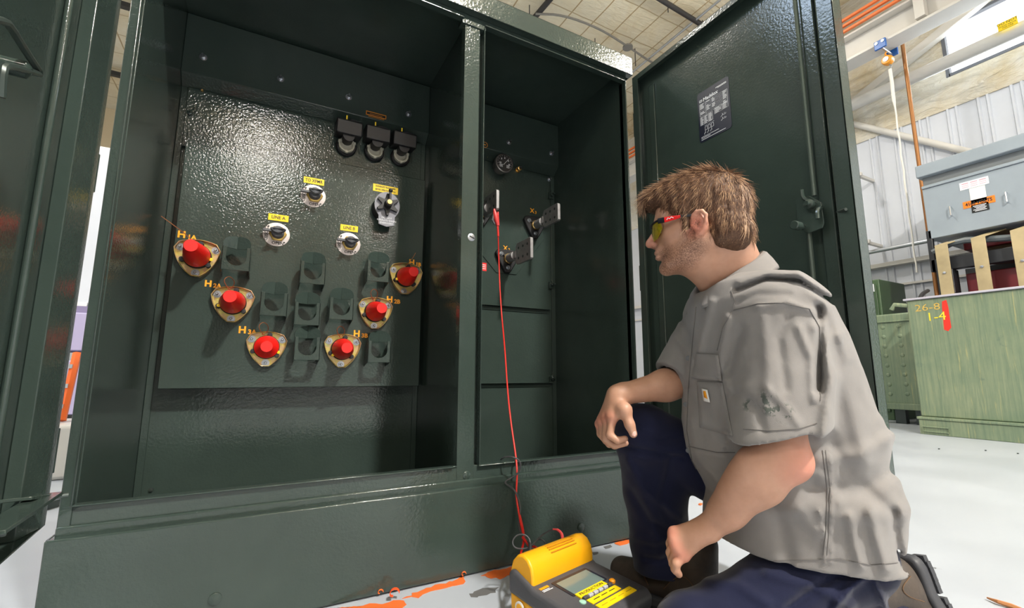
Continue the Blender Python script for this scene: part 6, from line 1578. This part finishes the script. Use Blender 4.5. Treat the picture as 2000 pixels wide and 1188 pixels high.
# ---------------------------------------------------------------- boots
def mat_boot():
    m, t, b = nodes('boot_leather'); co = coords(t)
    t.links.new(ramp(t, noise(t, co, 18, 5, 0.7), [(0.3, (0.035, 0.027, 0.022)), (0.7, (0.075, 0.055, 0.042))]), b.inputs['Base Color'])
    b.inputs['Roughness'].default_value = 0.6; bump(t, b, noise(t, co, 200, 3), 0.3, 0.001); return m
M['boot'] = mat_boot(); M['sole'] = simple('boot_sole', (0.045, 0.047, 0.055), 0.5); M['bootstitch'] = simple('tan_stitching', (0.12, 0.065, 0.03), 0.8)
def boot(heel, toe, up, name_label):
    """heel and toe: centres of the sole ends; up: from the sole into the boot"""
    heel, toe = np.array(heel), np.array(toe); ax = nrm(toe-heel); up = nrm(np.array(up)-ax*(np.array(up)@ax)); sd = np.cross(ax, up); L = np.linalg.norm(toe-heel)
    def Q(x, s, u): return heel+ax*x*L+sd*s+up*u
    allp = np.array([Q(x, s, u) for x in (-.2, 1.2) for s in (-.07, .07) for u in (-.02, .2)])
    f_ = Field(allp.min(0)-0.01, allp.max(0)+0.01, 0.0035)
    f_.cap(Q(0.04, 0, 0.050), Q(0.30, 0, 0.052), 0.036, 0.040, 0); f_.cap(Q(0.30, 0, 0.052), Q(0.72, 0, 0.042), 0.040, 0.040, 0.02); f_.cap(Q(0.72, 0.004, 0.040), Q(0.97, 0.004, 0.036), 0.043, 0.038, 0.02)
    f_.cap(Q(0.10, 0, 0.06), Q(0.08, 0, 0.16), 0.044, 0.046, 0.02); f_.cap(Q(0.22, 0, 0.07), Q(0.16, 0, 0.15), 0.040, 0.042, 0.02)
    o = f_.mesh('boot', 'boot', person, 1); o['label'] = name_label
    prof = [(-0.18, 0.010), (-0.165, 0.024), (-0.12, 0.034), (0.0, 0.038), (0.10, 0.038), (0.35, 0.036), (0.55, 0.043), (0.80, 0.048), (1.0, 0.042), (1.10, 0.026), (1.13, 0.010)]
    out = [(x*L, w_) for x, w_ in prof]+[(x*L, -w_) for x, w_ in prof[::-1]]
    MB().prism(out, heel-up*0.004, ax, sd, up*0.026).build('sole', 'sole', o, bevel=0.007, seg=3)
    tr = MB()
    for k in range(15):
        x = -0.10+k*0.083
        if 0.38 < x < 0.46: continue
        w_ = np.interp(x, [p[0] for p in prof], [p[1] for p in prof])
        for s in (-1, 1): tr.obox(Q(x, s*(w_-0.010), -0.008), ax*0.0075, sd*0.012, up*0.005)
    tr.build('tread', 'sole', o)
    seamp = [Q(x, s_, 0.030) for x, s_ in ((-0.16, 0.0), (-0.08, 0.034), (0.1, 0.041), (0.4, 0.042), (0.7, 0.047), (0.95, 0.044), (1.1, 0.02))]
    MB().tube(seamp, 0.0035, 6, 2).build('welt', 'sole', o)
    for s in (-1, 1):
        MB().tube([Q(0.02, s*0.043, 0.06), Q(0.12, s*0.045, 0.10), Q(0.26, s*0.042, 0.085), Q(0.38, s*0.042, 0.05)], 0.0010, 5, 2).build('stitching', 'bootstitch', o)
        MB().tube([Q(0.55, s*0.042, 0.045), Q(0.62, s*0.035, 0.065), Q(0.68, s*0.020, 0.078)], 0.0016, 5, 2).build('stitching', 'bootstitch', o)
    for x in (0.34, 0.44, 0.54): 
        MB().tube([Q(x, -0.024, 0.083-0.02*(x-.34)), Q(x+0.02, 0, 0.094-0.03*(x-.34)), Q(x, 0.024, 0.083-0.02*(x-.34))], 0.003, 6, 1).build('lace', 'rubber', o)
    return o
tR = at(1212, 1150, 'z', 0.006); hR = at(1330, 1200, 'z', 0.006); dRb = nrm(tR-hR); toeR = tR+dRb*0.0; heelR = toeR-dRb*0.25
boot(heelR+np.array((0, 0, 0.012)), toeR+np.array((0, 0, 0.012)), (0, 0, 1), 'brown work boot under the raised knee, flat on the floor')
LHeel = P(1774, 1104, 1.08); LToe = P(1832, 1245, 1.03); LToe[2] = max(LToe[2], 0.034)
upL = nrm(np.cross(nrm(LToe-LHeel), nrm(np.cross(nrm(LToe-LHeel), (-1, 0.25, 0.1)))))
if upL@np.array((-1, 0.2, 0)) < 0: upL = -upL
boot(LHeel, LToe, upL, 'dark work boot on its toes behind the kneeling leg, sole up')

# ---------------------------------------------------------------- hair
def mat_hair():
    m, t, b = nodes('hair_brown'); co = coords(t)
    t.links.new(ramp(t, noise(t, co, 300, 2, 0.7), [(0.3, (0.05, 0.024, 0.014)), (0.75, (0.13, 0.066, 0.036))]), b.inputs['Base Color'])
    b.inputs['Roughness'].default_value = 0.6; b.inputs['Specular IOR Level'].default_value = 0.3; return m
M['hair'] = mat_hair()
M['hair_dark'] = simple('hair_dark_brown', (0.060, 0.028, 0.016), 0.6, spec=0.3); M['hair_mid'] = simple('hair_mid_brown', (0.20, 0.105, 0.060), 0.55, spec=0.35); M['hair_light'] = simple('hair_light_brown', (0.48, 0.30, 0.175), 0.5, spec=0.4)
hf = Field(HO-0.17, HO+0.20, 0.0030)
hf.ell(HP(-0.014, 0, 0.052), (0.108, 0.085, 0.088), HB); hf.ell(HP(0.050, 0, 0.088), (0.060, 0.062, 0.036), HB, 0.02); hf.ell(HP(-0.070, 0, -0.002), (0.042, 0.068, 0.068), HB, 0.02); hf.ell(HP(-0.078, 0, -0.024), (0.036, 0.060, 0.046), HB, 0.02)
for s in (-1, 1): hf.ell(HP(-0.050, s*0.045, -0.015), (0.030, 0.030, 0.050), HB, 0.015)
hf.ell(HP(0.095, 0, 0.082), (0.026, 0.050, 0.018), HB, 0.015)
for s in (-1, 1): hf.cap(HP(0.020, s*0.068, 0.03), HP(0.018, s*0.070, -0.012), 0.013, 0.008, 0.01)
# cut the face, the ears and the nape free
hf.ell(HP(0.098, 0, -0.005), (0.062, 0.100, 0.062), HB, 0.012, 'sub')
hf.ell(HP(0.075, 0, -0.065), (0.080, 0.11, 0.075), HB, 0.010, 'sub')
hf.ell(HP(-0.006, 0.086, -0.022), (0.020, 0.022, 0.032), HB, 0.004, 'sub'); hf.ell(HP(-0.006, -0.086, -0.022), (0.020, 0.022, 0.032), HB, 0.004, 'sub')
hf.ell(HP(0.020, 0, -0.105), (0.068, 0.12, 0.066), HB, 0.01, 'sub')
hf.put(HO-0.2, HO+0.2, lambda x, y, z: (0.0013*vnoise(x, y, z, 190, 2)+0.0008*vnoise(x, y, z, 330, 5)).astype(np.float32), 0, 'disp')
hair = hf.mesh('hair', 'hair', person, 0); hair['label'] = 'short brown hair swept forward'
del hf
# strands
me = hair.data; nv = len(me.vertices); co_ = np.empty(nv*3, np.float32); me.vertices.foreach_get('co', co_); co_ = co_.reshape(-1, 3)
no_ = np.empty(nv*3, np.float32); me.vertices.foreach_get('normal', no_); no_ = no_.reshape(-1, 3)
rng = np.random.RandomState(11); loc = (co_-HO)@HB.T; nl = no_@HB.T
out_ = (nl*(loc-np.array((-0.01, 0, 0.03)))).sum(1) > 0
idx = np.where(out_)[0]; idx = rng.choice(idx, min(20000, len(idx)), replace=False)
Pn, Nn = loc[idx], nl[idx]
crown = np.array((-0.045, 0.0, 0.130))*KD
flow = Pn-crown; flow[:, 0] += 0.03
flow += np.array((0.03, 0, -0.02))
side = np.abs(Nn[:, 1]) > 0.6
flow[side] += np.array((-0.01, 0, -0.07)); back = Nn[:, 0] < -0.5; flow[back] += np.array((0.0, 0, -0.08))
flow -= Nn*(flow*Nn).sum(1)[:, None]; flow /= np.linalg.norm(flow, axis=1)[:, None]+1e-6
flow += rng.normal(size=flow.shape)*0.17
lift = 0.13+0.14*rng.rand(len(idx)); lift[back] *= 0.45
topm = Nn[:, 2] > 0.75; lift[topm] += 0.10+0.30*(rng.rand(topm.sum()) > 0.95)
front = (Pn[:, 0] > 0.07); lift[front] += 0.10
Ln = 0.026+0.018*rng.rand(len(idx)); Ln[side] = 0.016+0.010*rng.rand(side.sum()); Ln[Nn[:, 2] < -0.2] = 0.006; fly = topm & (rng.rand(len(idx)) > 0.985); Ln[fly] = 0.05; lift[fly] = 0.7
segs = 5; V = []; 
cur = Pn-Nn*0.0015; dirs = flow+Nn*lift[:, None]; dirs /= np.linalg.norm(dirs, axis=1)[:, None]
curlv = -Nn*0.32+rng.normal(size=Nn.shape)*0.12
sidev = np.cross(dirs, Nn); sidev /= np.linalg.norm(sidev, axis=1)[:, None]+1e-6; upv = np.cross(sidev, dirs)
for s in range(segs):
    r_ = 0.00060*(1-0.85*s/(segs-1))
    for k in range(3):
        a_ = 2*math.pi*k/3; V.append(cur+sidev*math.cos(a_)*r_+upv*math.sin(a_)*r_)
    cur = cur+dirs*(Ln/segs)[:, None]; dirs = dirs+curlv*0.22; dirs /= np.linalg.norm(dirs, axis=1)[:, None]
V = np.stack(V, 1); ns = len(idx); V = (V.reshape(-1, 3)@HB+HO).astype(np.float32)
base_ = np.arange(ns)[:, None]*(segs*3); q_ = []
for s in range(segs-1):
    for k in range(3):
        a_, b_ = s*3+k, s*3+(k+1) % 3; q_.append(np.stack([base_[:, 0]+a_, base_[:, 0]+b_, base_[:, 0]+b_+3, base_[:, 0]+a_+3], 1))
Q_ = np.concatenate(q_, 0).astype(np.int32)
me = bpy.data.meshes.new('hair_strands'); me.vertices.add(len(V)); me.vertices.foreach_set('co', V.ravel()); me.loops.add(Q_.size); me.loops.foreach_set('vertex_index', Q_.ravel())
me.polygons.add(len(Q_)); me.polygons.foreach_set('loop_start', np.arange(0, Q_.size, 4, dtype=np.int32)); me.update(calc_edges=True)
cl_ = vnoise(Pn[:, 0]*1.0, Pn[:, 1]*1.0, Pn[:, 2]*0.5, 160, 3)*0.9+rng.normal(size=ns)*0.35
mi = np.where(cl_ > 0.28, 2, np.where(cl_ > -0.30, 1, 0)).astype(np.int32); mi = np.tile(mi, (segs-1)*3)
hs = link_mesh('hair_strands', me, ['hair_dark', 'hair_mid', 'hair_light'], hair); me.polygons.foreach_set('material_index', mi); hs['kind'] = 'stuff'

# ---------------------------------------------------------------- safety glasses
gl_ = empty('safety_glasses', HP(0.09, 0, 0.0), 'wraparound safety glasses with amber lenses and red and black temples', 'glasses')
def mat_lens():
    m, t, b = nodes('amber_lens'); b.inputs['Base Color'].default_value = (0.55, 0.48, 0.02, 1); b.inputs['Roughness'].default_value = 0.06
    b.inputs['Transmission Weight'].default_value = 0.75; b.inputs['IOR'].default_value = 1.25; b.inputs['Coat Weight'].default_value = 0.6; return m
M['lens'] = mat_lens(); M['framered'] = simple('red_temple', (0.80, 0.015, 0.015), 0.35); M['frameblack'] = simple('black_frame_gloss', (0.01, 0.01, 0.015), 0.3)
def GA(a_, s, dz=0.0, k=1.0): return HP(0.038+0.066*math.cos(a_)*k, s*(0.008+0.066*math.sin(a_))*k, dz)
ZG = 0.016
for s in (-1, 1):
    rs = []
    for k in range(11):
        q = k/10; a_ = R(6+50*q); h1 = ZG; h2 = ZG-0.040+0.020*max(0, (q-0.6)/0.4)**1.6+0.010*max(0, (0.2-q)/0.2); n_ = np.array((math.cos(a_), s*math.sin(a_)))*0.0020
        o_ = -hx*n_[0]-hy*n_[1]
        rs.append([GA(a_, s, h1), GA(a_, s, (h1+h2)/2, 1.02), GA(a_, s, h2, 0.985), GA(a_, s, h2, 0.985)+o_, GA(a_, s, (h1+h2)/2, 1.02)+o_, GA(a_, s, h1)+o_])
    hang(MB().rings(rs).build('lens', 'lens'), gl_)
    hang(MB().tube([GA(R(a_), s, ZG+0.0015, 1.01) for a_ in range(4, 62, 6)], 0.0025, 6).build('brow_bar', 'frameblack'), gl_)
    e0 = (0.038+0.066*math.cos(R(58)), 0.008+0.066*math.sin(R(58)))
    def arm(t0, t1, mat, h0, h1):
        rs = []
        for k in range(7):
            t = t0+(t1-t0)*k/6; x = e0[0]+(0.002-e0[0])*t; y = (e0[1]+(0.0775-e0[1])*min(1, t*1.6))+0.0015; h = h0+(h1-h0)*k/6; zc_ = ZG-0.002-0.004*t
            rs.append([HP(x, s*(y+0.0015), zc_+h), HP(x, s*(y+0.0022), zc_), HP(x, s*(y+0.0015), zc_-h), HP(x, s*(y-0.0012), zc_-h), HP(x, s*(y-0.0012), zc_+h)])
        return hang(MB().rings(rs).build('temple', mat), gl_)
    arm(-0.12, 0.10, 'frameblack', 0.0062, 0.0062); arm(0.10, 0.62, 'framered', 0.0064, 0.0032); arm(0.62, 1.15, 'frameblack', 0.0032, 0.0028)
    xm = lambda t: (e0[0]+(0.002-e0[0])*t, s*(e0[1]+(0.0775-e0[1])*min(1, t*1.6)+0.0042))
    hang(MB().tube([HP(*xm(t), ZG-0.003+dz) for t, dz in ((0.18, -0.002), (0.22, 0.002), (0.28, -0.001), (0.33, 0.002), (0.40, -0.0015))], 0.0008, 5).build('temple_mark', 'white_ink'), gl_)
hang(MB().tube([HP(0.106, -0.012, 0.020), HP(0.1075, 0, 0.0205), HP(0.106, 0.012, 0.020)], 0.0024, 6).build('bridge', 'frameblack'), gl_)
